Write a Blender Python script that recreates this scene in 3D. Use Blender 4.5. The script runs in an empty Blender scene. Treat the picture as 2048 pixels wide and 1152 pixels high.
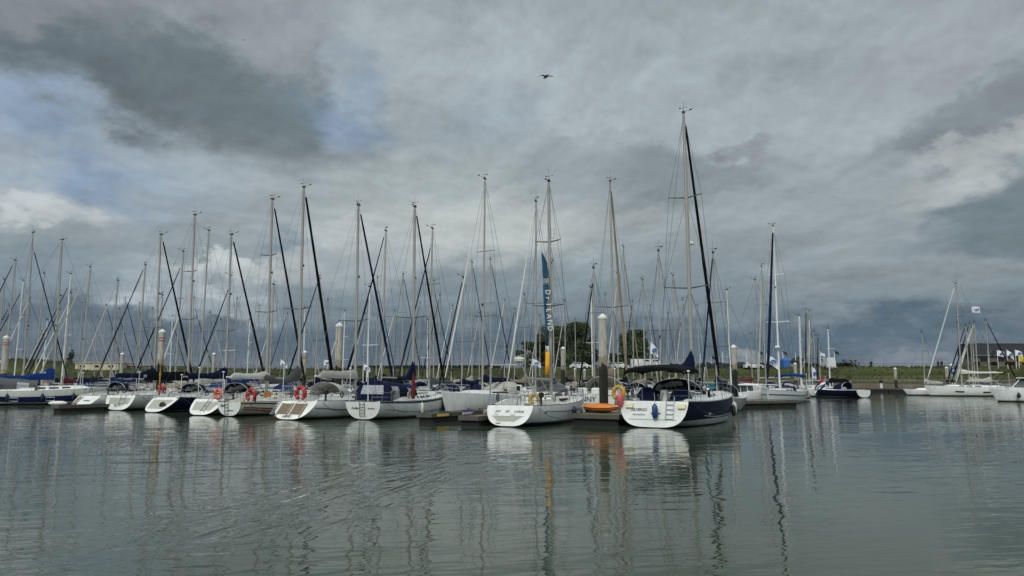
import bpy, math, random
from mathutils import Vector, Matrix
from math import degrees, sin, cos, pi, radians, atan2, asin, sqrt, tan, exp
random.seed(7)
SC = bpy.context.scene
COL = SC.collection

# ------------------------------------------------------------------ camera
F_PX = 1462.0          # focal length in pixels of the 2048 px wide photograph
CAM_H = 2.6
PITCH = radians(7.0)
cd = bpy.data.cameras.new('camera')
cd.sensor_width = 36.0
cd.lens = 36.0 * F_PX / 2048.0
cd.clip_start = 0.1
cd.clip_end = 6000.0
cam = bpy.data.objects.new('camera', cd)
cam.location = (0, 0, CAM_H)
cam.rotation_euler = (pi / 2 + PITCH, 0, 0)
COL.objects.link(cam)
SC.camera = cam

def ray(u, v):
    """direction of photo pixel (u, v)"""
    x = (u - 1024) / F_PX; t = -(v - 576) / F_PX
    return Vector((x, cos(PITCH) - t * sin(PITCH), sin(PITCH) + t * cos(PITCH)))
def ground(u, v, z=0.0):
    d = ray(u, v); k = (z - CAM_H) / d.z
    return Vector((0, 0, CAM_H)) + d * k
def at(u, v, Y):
    d = ray(u, v); return Vector((0, 0, CAM_H)) + d * (Y / d.y)

def lin(c):
    c = c / 255.0
    return c / 12.92 if c <= 0.04045 else ((c + 0.055) / 1.055) ** 2.4
def srgb(r, g, b):
    return (lin(r), lin(g), lin(b), 1.0)

# ------------------------------------------------------------------ exposure
SC.view_settings.view_transform = 'Standard'
SC.view_settings.look = 'None'
SC.view_settings.exposure = 0.0
SC.view_settings.gamma = 1.0
SC.view_settings.use_curve_mapping = False
SC.cycles.max_bounces = 6
SC.cycles.transparent_max_bounces = 8
SC.cycles.caustics_reflective = False
SC.cycles.caustics_refractive = False

# ------------------------------------------------------------------ sky and sun
SUN_AZ, SUN_EL = radians(-158), radians(42)      # azimuth from +Y towards +X
def make_world():
    w = bpy.data.worlds.new('World'); SC.world = w; w.use_nodes = True
    nt = w.node_tree; N = nt.nodes; L = nt.links
    N.clear()
    out = N.new('ShaderNodeOutputWorld'); bg = N.new('ShaderNodeBackground')
    L.new(bg.outputs[0], out.inputs[0])
    S = 0.1
    bg.inputs[1].default_value = S
    def math_(op, a, b=None, c=None, clamp=False):
        n = N.new('ShaderNodeMath'); n.operation = op; n.use_clamp = clamp
        for i, x in enumerate((a, b, c)):
            if x is None: continue
            if isinstance(x, (int, float)): n.inputs[i].default_value = x
            else: L.new(x, n.inputs[i])
        return n.outputs[0]
    def vmath(op, a, b=None, s=None):
        n = N.new('ShaderNodeVectorMath'); n.operation = op
        for i, x in enumerate((a, b)):
            if x is None: continue
            if isinstance(x, tuple): n.inputs[i].default_value = x
            else: L.new(x, n.inputs[i])
        if s is not None: n.inputs['Scale'].default_value = s
        return n.outputs[0]
    def noise(vec, scale, detail=6, rough=0.55, lac=2.0, dist=0.0):
        n = N.new('ShaderNodeTexNoise'); n.inputs['Scale'].default_value = scale
        n.inputs['Detail'].default_value = detail; n.inputs['Roughness'].default_value = rough
        n.inputs['Lacunarity'].default_value = lac; n.inputs['Distortion'].default_value = dist
        L.new(vec, n.inputs['Vector']); return n
    tc = N.new('ShaderNodeTexCoord')
    D = vmath('NORMALIZE', tc.outputs['Generated'])
    sp = N.new('ShaderNodeSeparateXYZ'); L.new(D, sp.inputs[0])
    az = math_('ARCTAN2', sp.outputs[0], sp.outputs[1])
    el = math_('ARCSINE', sp.outputs[2])
    cb = N.new('ShaderNodeCombineXYZ'); L.new(az, cb.inputs[0]); L.new(el, cb.inputs[1])
    P = cb.outputs[0]
    # warp the cloud edges with turbulent noise on the direction itself
    st = vmath('MULTIPLY', D, (1.0, 1.0, 1.9))
    n1 = noise(st, 3.2, 3, 0.5); n2 = noise(st, 13.0, 7, 0.62)
    o1 = vmath('SCALE', vmath('SUBTRACT', n1.outputs['Color'], (.5, .5, .5)), s=0.10)
    o2 = vmath('SCALE', vmath('SUBTRACT', n2.outputs['Color'], (.5, .5, .5)), s=0.12)
    PW = vmath('ADD', P, vmath('ADD', o1, o2))
    PS = vmath('ADD', P, vmath('SCALE', vmath('ADD', o1, o2), s=0.7))
    # vertical ramp of the overcast
    ramp = N.new('ShaderNodeValToRGB')
    mr = math_('DIVIDE', el, radians(90)); L.new(mr, ramp.inputs[0])
    cr = ramp.color_ramp
    stops = [(0.0, (118, 127, 136)), (0.022, (98, 111, 123)), (0.07, (122, 136, 145)), (0.13, (152, 162, 166)),
             (0.22, (150, 161, 166)), (0.34, (148, 158, 164)), (0.6, (176, 182, 186)), (1.0, (185, 190, 194))]
    while len(cr.elements) < len(stops): cr.elements.new(0.5)
    for e, (p, c) in zip(cr.elements, stops):
        e.position = p; e.color = srgb(*c)
    col = ramp.outputs[0]
    def mix(fac, a, b, mode='MIX'):
        n = N.new('ShaderNodeMix'); n.data_type = 'RGBA'; n.blend_type = mode
        if isinstance(fac, (int, float)): n.inputs[0].default_value = fac
        else: L.new(fac, n.inputs[0])
        for i, x in ((6, a), (7, b)):
            if isinstance(x, tuple): n.inputs[i].default_value = x
            else: L.new(x, n.inputs[i])
        return n.outputs[2]
    def blob(col, u, v, ru, rv, rot, c, k, hard=0.35, soft=False):
        d = ray(u, v).normalized()
        m = N.new('ShaderNodeMapping'); m.vector_type = 'TEXTURE'
        m.inputs['Location'].default_value = (atan2(d.x, d.y), asin(d.z), 0)
        m.inputs['Rotation'].default_value = (0, 0, radians(rot))
        m.inputs['Scale'].default_value = (ru / F_PX, rv / F_PX, 1e3)
        L.new(PS if soft else PW, m.inputs['Vector'])
        ln = N.new('ShaderNodeVectorMath'); ln.operation = 'LENGTH'; L.new(m.outputs[0], ln.inputs[0])
        r = N.new('ShaderNodeMapRange'); r.interpolation_type = 'SMOOTHSTEP'
        L.new(ln.outputs['Value'], r.inputs['Value'])
        r.inputs['From Min'].default_value = 1.25; r.inputs['From Max'].default_value = hard
        r.inputs['To Min'].default_value = 0; r.inputs['To Max'].default_value = k
        return mix(r.outputs[0], col, srgb(*c))
    # the clear sky that shows in the gaps between the clouds
    sky = N.new('ShaderNodeTexSky'); sky.sky_type = 'NISHITA'; sky.sun_disc = False
    sky.sun_elevation = SUN_EL; sky.sun_rotation = SUN_AZ
    skyc = vmath('SCALE', sky.outputs[0], s=0.055)
    B = BLOBS
    for b in B:
        if b[5] == 'gap':
            d = ray(b[0], b[1]).normalized()
            m = N.new('ShaderNodeMapping'); m.vector_type = 'TEXTURE'
            m.inputs['Location'].default_value = (atan2(d.x, d.y), asin(d.z), 0)
            m.inputs['Rotation'].default_value = (0, 0, radians(b[4]))
            m.inputs['Scale'].default_value = (b[2] / F_PX, b[3] / F_PX, 1e3)
            L.new(PW, m.inputs['Vector'])
            ln = N.new('ShaderNodeVectorMath'); ln.operation = 'LENGTH'; L.new(m.outputs[0], ln.inputs[0])
            r = N.new('ShaderNodeMapRange'); r.interpolation_type = 'SMOOTHSTEP'
            L.new(ln.outputs['Value'], r.inputs['Value'])
            r.inputs['From Min'].default_value = 1.3; r.inputs['From Max'].default_value = 0.2
            r.inputs['To Min'].default_value = 0; r.inputs['To Max'].default_value = b[6]
            blue = mix(0.75, skyc, srgb(122, 147, 176))
            col = mix(r.outputs[0], col, blue)
        else:
            col = blob(col, *b)
    # billows: lumps flattened towards the horizon, lit from above (difference of the noise along height)
    le = math_('LOGARITHM', math_('ADD', math_('ABSOLUTE', el), 0.10), 2.718)
    cb2 = N.new('ShaderNodeCombineXYZ'); L.new(az, cb2.inputs[0]); L.new(math_('MULTIPLY', le, 0.62), cb2.inputs[1]); L.new(math_('MULTIPLY', az, 0.13), cb2.inputs[2])
    Q = cb2.outputs[0]
    warp = noise(Q, 3.0, 4, 0.55)
    Q = vmath('ADD', Q, vmath('SCALE', vmath('SUBTRACT', warp.outputs['Color'], (.5, .5, .5)), s=0.16))
    def emboss(scale, det, d, amp, lit, rough=.58):
        n0 = noise(Q, scale, det, rough)
        n1_ = noise(vmath('ADD', Q, (-d * .35, d, 0)), scale, det, rough)
        a_ = math_('MULTIPLY', math_('SUBTRACT', n0.outputs[0], 0.5), amp)
        b_ = math_('MULTIPLY', math_('SUBTRACT', n0.outputs[0], n1_.outputs[0]), lit)
        return math_('ADD', a_, b_)
    f = math_('ADD', emboss(4.2, 4, .035, .30, .85, .52), emboss(12.0, 7, .012, .18, .6, .6))
    f = math_('ADD', 1.06, f)
    f = math_('MAXIMUM', 0.62, math_('MINIMUM', 1.42, f))
    c2 = N.new('ShaderNodeVectorMath'); c2.operation = 'SCALE'; L.new(col, c2.inputs[0]); L.new(f, c2.inputs['Scale'])
    # unseen sky behind the camera, brightened round the sun to add light on the boats
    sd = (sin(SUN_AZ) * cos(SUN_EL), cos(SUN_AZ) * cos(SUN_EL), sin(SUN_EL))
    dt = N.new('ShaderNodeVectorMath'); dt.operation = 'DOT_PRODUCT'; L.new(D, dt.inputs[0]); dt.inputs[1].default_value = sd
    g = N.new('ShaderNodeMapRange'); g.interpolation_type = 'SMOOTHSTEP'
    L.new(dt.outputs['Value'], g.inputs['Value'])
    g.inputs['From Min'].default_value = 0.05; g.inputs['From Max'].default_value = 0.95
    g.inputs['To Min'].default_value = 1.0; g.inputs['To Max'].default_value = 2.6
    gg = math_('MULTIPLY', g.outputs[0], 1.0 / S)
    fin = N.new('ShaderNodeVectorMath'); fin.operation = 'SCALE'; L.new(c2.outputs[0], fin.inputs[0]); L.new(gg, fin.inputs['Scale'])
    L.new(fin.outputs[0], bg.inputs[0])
# cloud masses: (u, v, half width, half height, tilt, colour, strength, hardness)
BLOBS = [
    (60, 270, 330, 120, -12, (142, 160, 180), .85, .3),
    (380, 330, 330, 45, -6, (158, 170, 178), .7, .3),
    (90, 420, 140, 45, 0, (172, 180, 184), .8, .3),
    (40, 310, 80, 40, 0, (164, 174, 180), .6, .3),
    (60, 200, 130, 60, -30, 'gap', .4),
    (160, 345, 80, 26, -20, 'gap', .45),
    (980, 235, 130, 40, 0, 'gap', .25),
    (840, 130, 260, 100, 0, (164, 176, 182), .8, .3),
    (1100, 150, 320, 150, 0, (164, 176, 182), .6, .3),
    (1500, 120, 420, 110, 0, (158, 170, 174), .7, .3),
    (1530, 290, 300, 60, 0, (160, 171, 176), .6, .3),
    (830, 380, 300, 90, 0, (168, 178, 180), .7, .3),
    (960, 470, 300, 80, 0, (182, 189, 188), .85, .3),
    (700, 520, 200, 60, 0, (166, 175, 178), .6, .3),
    (420, 560, 200, 42, 6, (178, 186, 188), .85, .55),
    (400, 600, 190, 34, 4, (158, 169, 176), .8, .5),
    (285, 590, 40, 24, 20, (182, 191, 194), .8, .7),
    (340, 568, 45, 26, 20, (184, 193, 196), .8, .7),
    (430, 540, 52, 30, 10, (188, 196, 198), .85, .7),
    (480, 536, 40, 24, 0, (190, 198, 200), .8, .7),
    (540, 560, 40, 24, -20, (180, 189, 192), .8, .7),
    (60, 415, 60, 26, 0, (186, 193, 196), .8, .6),
    (120, 432, 70, 26, 0, (182, 190, 193), .8, .6),
    (565, 480, 50, 36, 30, (116, 134, 146), .7, .3),
    (690, 470, 90, 26, 0, (178, 186, 188), .7, .5),
    (1180, 250, 90, 24, 8, (176, 186, 190), .5, .4),
    (130, 560, 330, 45, 0, (118, 134, 146), .6, .3),
    (1380, 345, 210, 40, -8, (122, 132, 138), .8, .35),
    (1330, 395, 130, 40, 0, (120, 131, 136), .75, .35),
    (1480, 325, 90, 26, 0, (126, 134, 140), .7, .35),
    (1700, 420, 260, 110, 0, (146, 157, 161), .6, .3),
    (1900, 90, 260, 90, 10, (148, 156, 161), .6, .3),
    (1960, 230, 190, 50, 16, (122, 131, 138), .8, .45),
    (1870, 275, 80, 26, 10, (124, 134, 140), .7, .45),
    (1990, 310, 170, 42, 22, (172, 179, 181), .8, .4),
    (2030, 440, 150, 95, 24, (108, 122, 130), .9, .6),
    (1850, 490, 55, 26, 20, (124, 137, 144), .6, .4),
    (1800, 570, 330, 40, 0, (146, 155, 158), .6, .3),
    (1250, 605, 900, 32, 0, (122, 136, 144), .55, .2),
    (800, 665, 1500, 34, 0, (90, 106, 119), .75, .3),
    (1750, 664, 330, 22, 0, (88, 106, 120), .8, .4),
    (1900, 722, 700, 22, 0, (122, 132, 141), .8, .4),
    (1490, 700, 26, 14, 0, (152, 156, 158), .6, .3),
    (290, 55, 430, 172, -20, (126, 136, 142), 1.0, .82),
    (480, 70, 250, 85, 0, (144, 152, 158), .85, .3),
    (190, 120, 300, 90, -16, (98, 109, 116), .98, .5),
    (450, 185, 230, 80, -14, (106, 119, 124), .95, .45),
    (60, 15, 220, 50, 0, (136, 142, 147), .7, .3),
    (690, 205, 60, 95, -30, (160, 174, 186), .8, .4),
    (690, 240, 130, 38, -12, 'gap', .6),
    (725, 160, 40, 60, 20, 'gap', .3),
]
make_world()

sd_ = bpy.data.lights.new('sun', 'SUN'); sd_.energy = 1.5; sd_.angle = radians(12); sd_.color = (1.0, 0.965, 0.91)
sun = bpy.data.objects.new('sun', sd_); COL.objects.link(sun)
sdir = Vector((sin(SUN_AZ) * cos(SUN_EL), cos(SUN_AZ) * cos(SUN_EL), sin(SUN_EL)))
sun.rotation_euler = sdir.to_track_quat('Z', 'Y').to_euler()
sun.location = (0, -20, 60)

# ------------------------------------------------------------------ materials
MATS = {}
def mat(name, rgb, rough=0.5, metal=0.0, var=0.12, scale=3.0, bump=0.0, bscale=30.0, spec=0.5, coat=0.0, streak=0.0, trans=0.0):
    if name in MATS: return MATS[name]
    m = bpy.data.materials.new(name); m.use_nodes = True; MATS[name] = m
    nt = m.node_tree; N = nt.nodes; L = nt.links
    p = N['Principled BSDF']
    p.inputs['Roughness'].default_value = rough; p.inputs['Metallic'].default_value = metal
    p.inputs['Specular IOR Level'].default_value = spec
    p.inputs['Coat Weight'].default_value = coat
    if trans: p.inputs['Transmission Weight'].default_value = trans
    base = srgb(*rgb)
    tc = N.new('ShaderNodeTexCoord')
    mp = N.new('ShaderNodeMapping'); L.new(tc.outputs['Object'], mp.inputs[0])
    if streak: mp.inputs['Scale'].default_value = (1, 1, streak)
    nz = N.new('ShaderNodeTexNoise'); nz.inputs['Scale'].default_value = scale; nz.inputs['Detail'].default_value = 6
    nz.inputs['Roughness'].default_value = 0.65
    L.new(mp.outputs[0], nz.inputs['Vector'])
    cr = N.new('ShaderNodeValToRGB'); L.new(nz.outputs[0], cr.inputs[0])
    lo = 1 - var; hi = 1 + var * 0.6
    cr.color_ramp.elements[0].position = 0.3; cr.color_ramp.elements[1].position = 0.7
    cr.color_ramp.elements[0].color = (base[0] * lo, base[1] * lo, base[2] * lo * 0.97, 1)
    cr.color_ramp.elements[1].color = (min(1, base[0] * hi), min(1, base[1] * hi), min(1, base[2] * hi), 1)
    L.new(cr.outputs[0], p.inputs['Base Color'])
    if bump:
        b = N.new('ShaderNodeBump'); b.inputs['Strength'].default_value = bump; b.inputs['Distance'].default_value = 0.05
        n2 = N.new('ShaderNodeTexNoise'); n2.inputs['Scale'].default_value = bscale; n2.inputs['Detail'].default_value = 4
        L.new(tc.outputs['Object'], n2.inputs['Vector']); L.new(n2.outputs[0], b.inputs['Height'])
        L.new(b.outputs[0], p.inputs['Normal'])
    return m

def banded(name, bands, rough=0.3, spec=.5, var=0.07, noise_edge=0.0, bump=0.0, scale=1.2, coat=0.0, grime=0.0):
    """bands: [(z_from, rgb)] constant colour bands by the object's own height"""
    if name in MATS: return MATS[name]
    m = bpy.data.materials.new(name); m.use_nodes = True; MATS[name] = m
    nt = m.node_tree; N = nt.nodes; L = nt.links
    p = N['Principled BSDF']; p.inputs['Roughness'].default_value = rough; p.inputs['Coat Weight'].default_value = coat; p.inputs['Specular IOR Level'].default_value = spec
    tc = N.new('ShaderNodeTexCoord'); sp = N.new('ShaderNodeSeparateXYZ'); L.new(tc.outputs['Object'], sp.inputs[0])
    nz = N.new('ShaderNodeTexNoise'); nz.inputs['Scale'].default_value = 2.5; nz.inputs['Detail'].default_value = 6
    L.new(tc.outputs['Object'], nz.inputs['Vector'])
    a = N.new('ShaderNodeMath'); a.operation = 'MULTIPLY_ADD'
    L.new(nz.outputs[0], a.inputs[0]); a.inputs[1].default_value = noise_edge; L.new(sp.outputs[2], a.inputs[2])
    r = N.new('ShaderNodeMapRange'); L.new(a.outputs[0], r.inputs['Value'])
    r.inputs['From Min'].default_value = -1; r.inputs['From Max'].default_value = 9
    cr = N.new('ShaderNodeValToRGB'); cr.color_ramp.interpolation = 'CONSTANT'; L.new(r.outputs[0], cr.inputs[0])
    while len(cr.color_ramp.elements) < len(bands): cr.color_ramp.elements.new(0.5)
    for e, (z, c) in zip(cr.color_ramp.elements, bands):
        e.position = max(0, (z + 1 + noise_edge * .5) / 10) if z > -1 else 0; e.color = srgb(*c)
    n2 = N.new('ShaderNodeTexNoise'); n2.inputs['Scale'].default_value = scale; n2.inputs['Detail'].default_value = 7
    n2.inputs['Roughness'].default_value = 0.7
    mp = N.new('ShaderNodeMapping'); mp.inputs['Scale'].default_value = (3, 3, .5); L.new(tc.outputs['Object'], mp.inputs[0]); L.new(mp.outputs[0], n2.inputs['Vector'])
    r2 = N.new('ShaderNodeMapRange'); L.new(n2.outputs[0], r2.inputs['Value'])
    r2.inputs['From Min'].default_value = .3; r2.inputs['From Max'].default_value = .7
    r2.inputs['To Min'].default_value = 1 - var; r2.inputs['To Max'].default_value = 1 + var * .4
    mu = N.new('ShaderNodeVectorMath'); mu.operation = 'SCALE'; L.new(cr.outputs[0], mu.inputs[0]); L.new(r2.outputs[0], mu.inputs['Scale'])
    L.new(mu.outputs[0], p.inputs['Base Color'])
    if bump:
        b = N.new('ShaderNodeBump'); b.inputs['Strength'].default_value = bump; b.inputs['Distance'].default_value = .03
        L.new(n2.outputs[0], b.inputs['Height']); L.new(b.outputs[0], p.inputs['Normal'])
    return m

WHITE = mat('white_gelcoat', (218, 219, 214), .36, var=.14, scale=2.0, coat=.2)
CREAM = mat('cream_gelcoat', (222, 214, 192), .4, var=.08)
DECKM = mat('deck_nonskid', (214, 215, 211), .6, var=.1, scale=6)
DARK = mat('dark_window', (22, 26, 30), .12, var=.2)
ALU = mat('mast_aluminium', (158, 156, 148), .5, .2, var=.1, scale=1.5, streak=.2)
ALUW = mat('white_painted_mast', (214, 215, 213), .4, .0, var=.06)
ALUD = mat('dark_mast', (84, 86, 86), .4, .4, var=.1)
STEEL = mat('stainless_steel', (190, 192, 194), .22, .9, var=.06)
WIRE = mat('rigging_wire', (70, 74, 78), .4, .6, var=.1)
BLACK = mat('black_canvas', (16, 17, 20), .85, var=.35, scale=5, bump=.4, bscale=9, spec=.12)
NAVY = mat('navy_canvas', (18, 26, 54), .85, var=.35, scale=4, bump=.4, bscale=8, spec=.12)
BLUE = mat('blue_canvas', (14, 48, 104), .8, var=.3, scale=4, bump=.4, bscale=8, spec=.12)
GREY = mat('grey_canvas', (84, 86, 88), .85, var=.2, scale=4, bump=.5, bscale=7, spec=.12)
LGREY = mat('light_grey_canvas', (168, 166, 158), .85, var=.15, scale=4, bump=.5, bscale=7, spec=.12)
BEIGE = mat('beige_canvas', (158, 142, 120), .85, var=.15, scale=4, bump=.5, bscale=7, spec=.12)
BURG = mat('burgundy_canvas', (96, 28, 44), .85, var=.2, scale=4, bump=.5, bscale=7, spec=.12)
TEALC = mat('teal_canvas', (28, 84, 92), .85, var=.2, scale=4, bump=.4, bscale=7, spec=.12)
SAILW = mat('white_sailcloth', (190, 190, 184), .75, var=.1, scale=3, bump=.3, bscale=8)
CLEAR = mat('clear_vinyl', (150, 156, 158), .18, var=.35, scale=5)
RUB = mat('black_rubber', (20, 20, 22), .6, var=.2)
TEXTM = mat('dark_lettering', (44, 48, 58), .5, var=.05)
TEXTW = mat('white_lettering', (210, 214, 216), .5, var=.05)
WOODB = mat('brown_wood', (120, 82, 42), .6, var=.3, scale=8, streak=.3)
ROPE = mat('pale_rope', (170, 164, 148), .9, var=.2, scale=20)
NBLUE = mat('navy_fender_vinyl', (16, 34, 62), .4, var=.15)
WFEND = mat('white_fender_vinyl', (205, 203, 196), .45, var=.12)
RED = mat('red_vinyl', (158, 26, 24), .6, var=.12)
ORANGE = mat('orange_plastic', (204, 118, 24), .4, var=.12)
YELL = mat('yellow_vinyl', (178, 146, 30), .6, var=.15)
SALMON = mat('faded_red_vinyl', (206, 92, 74), .6, var=.15)
CANV = {'black': BLACK, 'navy': NAVY, 'blue': BLUE, 'grey': GREY, 'lgrey': LGREY, 'beige': BEIGE, 'burg': BURG,
        'white': SAILW, 'teal': TEALC}

# ------------------------------------------------------------------ mesh helper
class MB:
    def __init__(s): s.v = []; s.f = []; s.smooth = True
    def add(s, vs, fs):
        o = len(s.v); s.v += [tuple(v) for v in vs]; s.f += [tuple(i + o for i in f) for f in fs]; return s
    def box(s, c, d, rz=0.0, bev=0.0):
        cx, cy, cz = c; a, b, h = d[0] / 2, d[1] / 2, d[2] / 2
        ca, sa = cos(rz), sin(rz)
        def P(x, y, z): return (cx + x * ca - y * sa, cy + x * sa + y * ca, cz + z)
        if bev <= 0:
            vs = [P(x, y, z) for z in (-h, h) for x, y in ((-a, -b), (a, -b), (a, b), (-a, b))]
            return s.add(vs, [(0, 3, 2, 1), (4, 5, 6, 7), (0, 1, 5, 4), (1, 2, 6, 5), (2, 3, 7, 6), (3, 0, 4, 7)])
        e = bev; vs = []
        for z, q in ((-h, e), (-h + e, 0), (h - e, 0), (h, e)):
            A, Bq = a - q, b - q
            for x, y in ((-A + e, -Bq), (A - e, -Bq), (A, -Bq + e), (A, Bq - e), (A - e, Bq), (-A + e, Bq), (-A, Bq - e), (-A, -Bq + e)):
                vs.append(P(x, y, z))
        fs = [tuple(range(7, -1, -1)), tuple(range(24, 32))]
        for k in range(3):
            for i in range(8): fs.append((k * 8 + i, k * 8 + (i + 1) % 8, (k + 1) * 8 + (i + 1) % 8, (k + 1) * 8 + i))
        return s.add(vs, fs)
    def tube(s, p0, p1, r0, r1=None, n=6, flat=1.0):
        return s.path([p0, p1], [r0, r0 if r1 is None else r1], n, flat)
    def path(s, pts, rs, n=6, flat=1.0, closed=False):
        pts = [Vector(p) for p in pts]
        if isinstance(rs, (int, float)): rs = [rs] * len(pts)
        vs = []; prev = None; m = len(pts)
        for i, p in enumerate(pts):
            if closed: d = pts[(i + 1) % m] - pts[i - 1]
            elif i == 0: d = pts[1] - p
            elif i == m - 1: d = p - pts[i - 1]
            else: d = (pts[i + 1] - p).normalized() + (p - pts[i - 1]).normalized()
            if d.length < 1e-9: d = Vector((0, 0, 1))
            d.normalize()
            if prev is None:
                up = Vector((1, 0, 0)) if abs(d.x) < .9 else Vector((0, 0, 1))
                a = (up - d * up.dot(d)).normalized()
            else:
                a = prev - d * prev.dot(d)
                a = a.normalized() if a.length > 1e-6 else d.orthogonal().normalized()
            prev = a; b = d.cross(a)
            for k in range(n):
                t = 2 * pi * k / n
                vs.append(p + a * (rs[i] * cos(t)) + b * (rs[i] * flat * sin(t)))
        fs = []
        for i in range(m if closed else m - 1):
            j = (i + 1) % m
            for k in range(n):
                fs.append((i * n + k, i * n + (k + 1) % n, j * n + (k + 1) % n, j * n + k))
        if not closed:
            fs.append(tuple(range(n - 1, -1, -1))); fs.append(tuple((m - 1) * n + k for k in range(n)))
        return s.add(vs, fs)
    def loft(s, rings, close_ring=True, caps=True):
        n = len(rings[0]); vs = [p for r in rings for p in r]; fs = []
        for i in range(len(rings) - 1):
            for k in range(n if close_ring else n - 1):
                fs.append((i * n + k, i * n + (k + 1) % n, (i + 1) * n + (k + 1) % n, (i + 1) * n + k))
        if caps and close_ring:
            fs.append(tuple(range(n - 1, -1, -1))); fs.append(tuple((len(rings) - 1) * n + k for k in range(n)))
        return s.add(vs, fs)
    def ell(s, c, r, nu=10, nv=7):
        rings = []
        for j in range(1, nv):
            t = pi * j / nv
            rings.append([(c[0] + r[0] * sin(t) * cos(2 * pi * k / nu), c[1] + r[1] * sin(t) * sin(2 * pi * k / nu), c[2] + r[2] * cos(t)) for k in range(nu)])
        return s.loft(rings)
    def lathe(s, prof, c=(0, 0, 0), n=12, ax='z'):
        rings = []
        for r, h in prof:
            ring = []
            for k in range(n):
                t = 2 * pi * k / n; x, y = r * cos(t), r * sin(t)
                q = (x, y, h) if ax == 'z' else ((x, h, y) if ax == 'y' else (h, x, y))
                ring.append((c[0] + q[0], c[1] + q[1], c[2] + q[2]))
            rings.append(ring)
        return s.loft(rings)
    def quad(s, a, b, c, d): return s.add([a, b, c, d], [(0, 1, 2, 3)])
    def build(s, name, m, parent=None, smooth=None, loc=None, rz=0.0):
        me = bpy.data.meshes.new(name); me.from_pydata(s.v, [], s.f); me.update()
        if m: me.materials.append(m)
        sm = s.smooth if smooth is None else smooth
        if sm:
            me.polygons.foreach_set('use_smooth', [True] * len(me.polygons))
            try: me.set_sharp_from_angle(angle=radians(38))
            except Exception: pass
        o = bpy.data.objects.new(name, me); COL.objects.link(o)
        if parent is not None: o.parent = parent
        if loc is not None: o.location = loc
        o.rotation_euler.z = rz
        return o

def tag(o, label=None, cat=None, group=None, kind=None):
    if label: o['label'] = label
    if cat: o['category'] = cat
    if group: o['group'] = group
    if kind: o['kind'] = kind
    return o
def empty(name, loc=(0, 0, 0), rz=0.0, label=None, cat=None, group=None):
    o = bpy.data.objects.new(name, None); o.empty_display_size = .2
    COL.objects.link(o); o.location = loc; o.rotation_euler = (0, 0, rz)
    return tag(o, label, cat, group)
def dup(o, parent=None, loc=None, rz=None, label=None):
    c = o.copy(); COL.objects.link(c)
    if parent is not None: c.parent = parent
    if loc is not None: c.location = loc
    if rz is not None: c.rotation_euler = (0, 0, rz)
    if label: c['label'] = label
    for ch in list(o.children): dup(ch, c)
    return c
DG = None
def text_mesh(s, size, m, parent, origin, xax, yax, name='name_lettering', shear=0.0, align='CENTER', space=1.0, ext=.003):
    cu = bpy.data.curves.new('t', 'FONT'); cu.body = s; cu.size = size; cu.shear = shear; cu.align_x = align
    cu.extrude = ext; cu.space_character = space; cu.offset = size * .012
    cu.resolution_u = 2
    to = bpy.data.objects.new('t', cu)
    me = bpy.data.meshes.new_from_object(to)
    bpy.data.objects.remove(to); bpy.data.curves.remove(cu)
    me.name = name; me.materials.clear(); me.materials.append(m)
    X = Vector(xax).normalized(); Y = Vector(yax).normalized(); Z = X.cross(Y).normalized()
    M = Matrix(((X.x, Y.x, Z.x, origin[0]), (X.y, Y.y, Z.y, origin[1]), (X.z, Y.z, Z.z, origin[2]), (0, 0, 0, 1)))
    me.transform(M)
    o = bpy.data.objects.new(name, me); COL.objects.link(o); o.parent = parent
    return o

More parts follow.
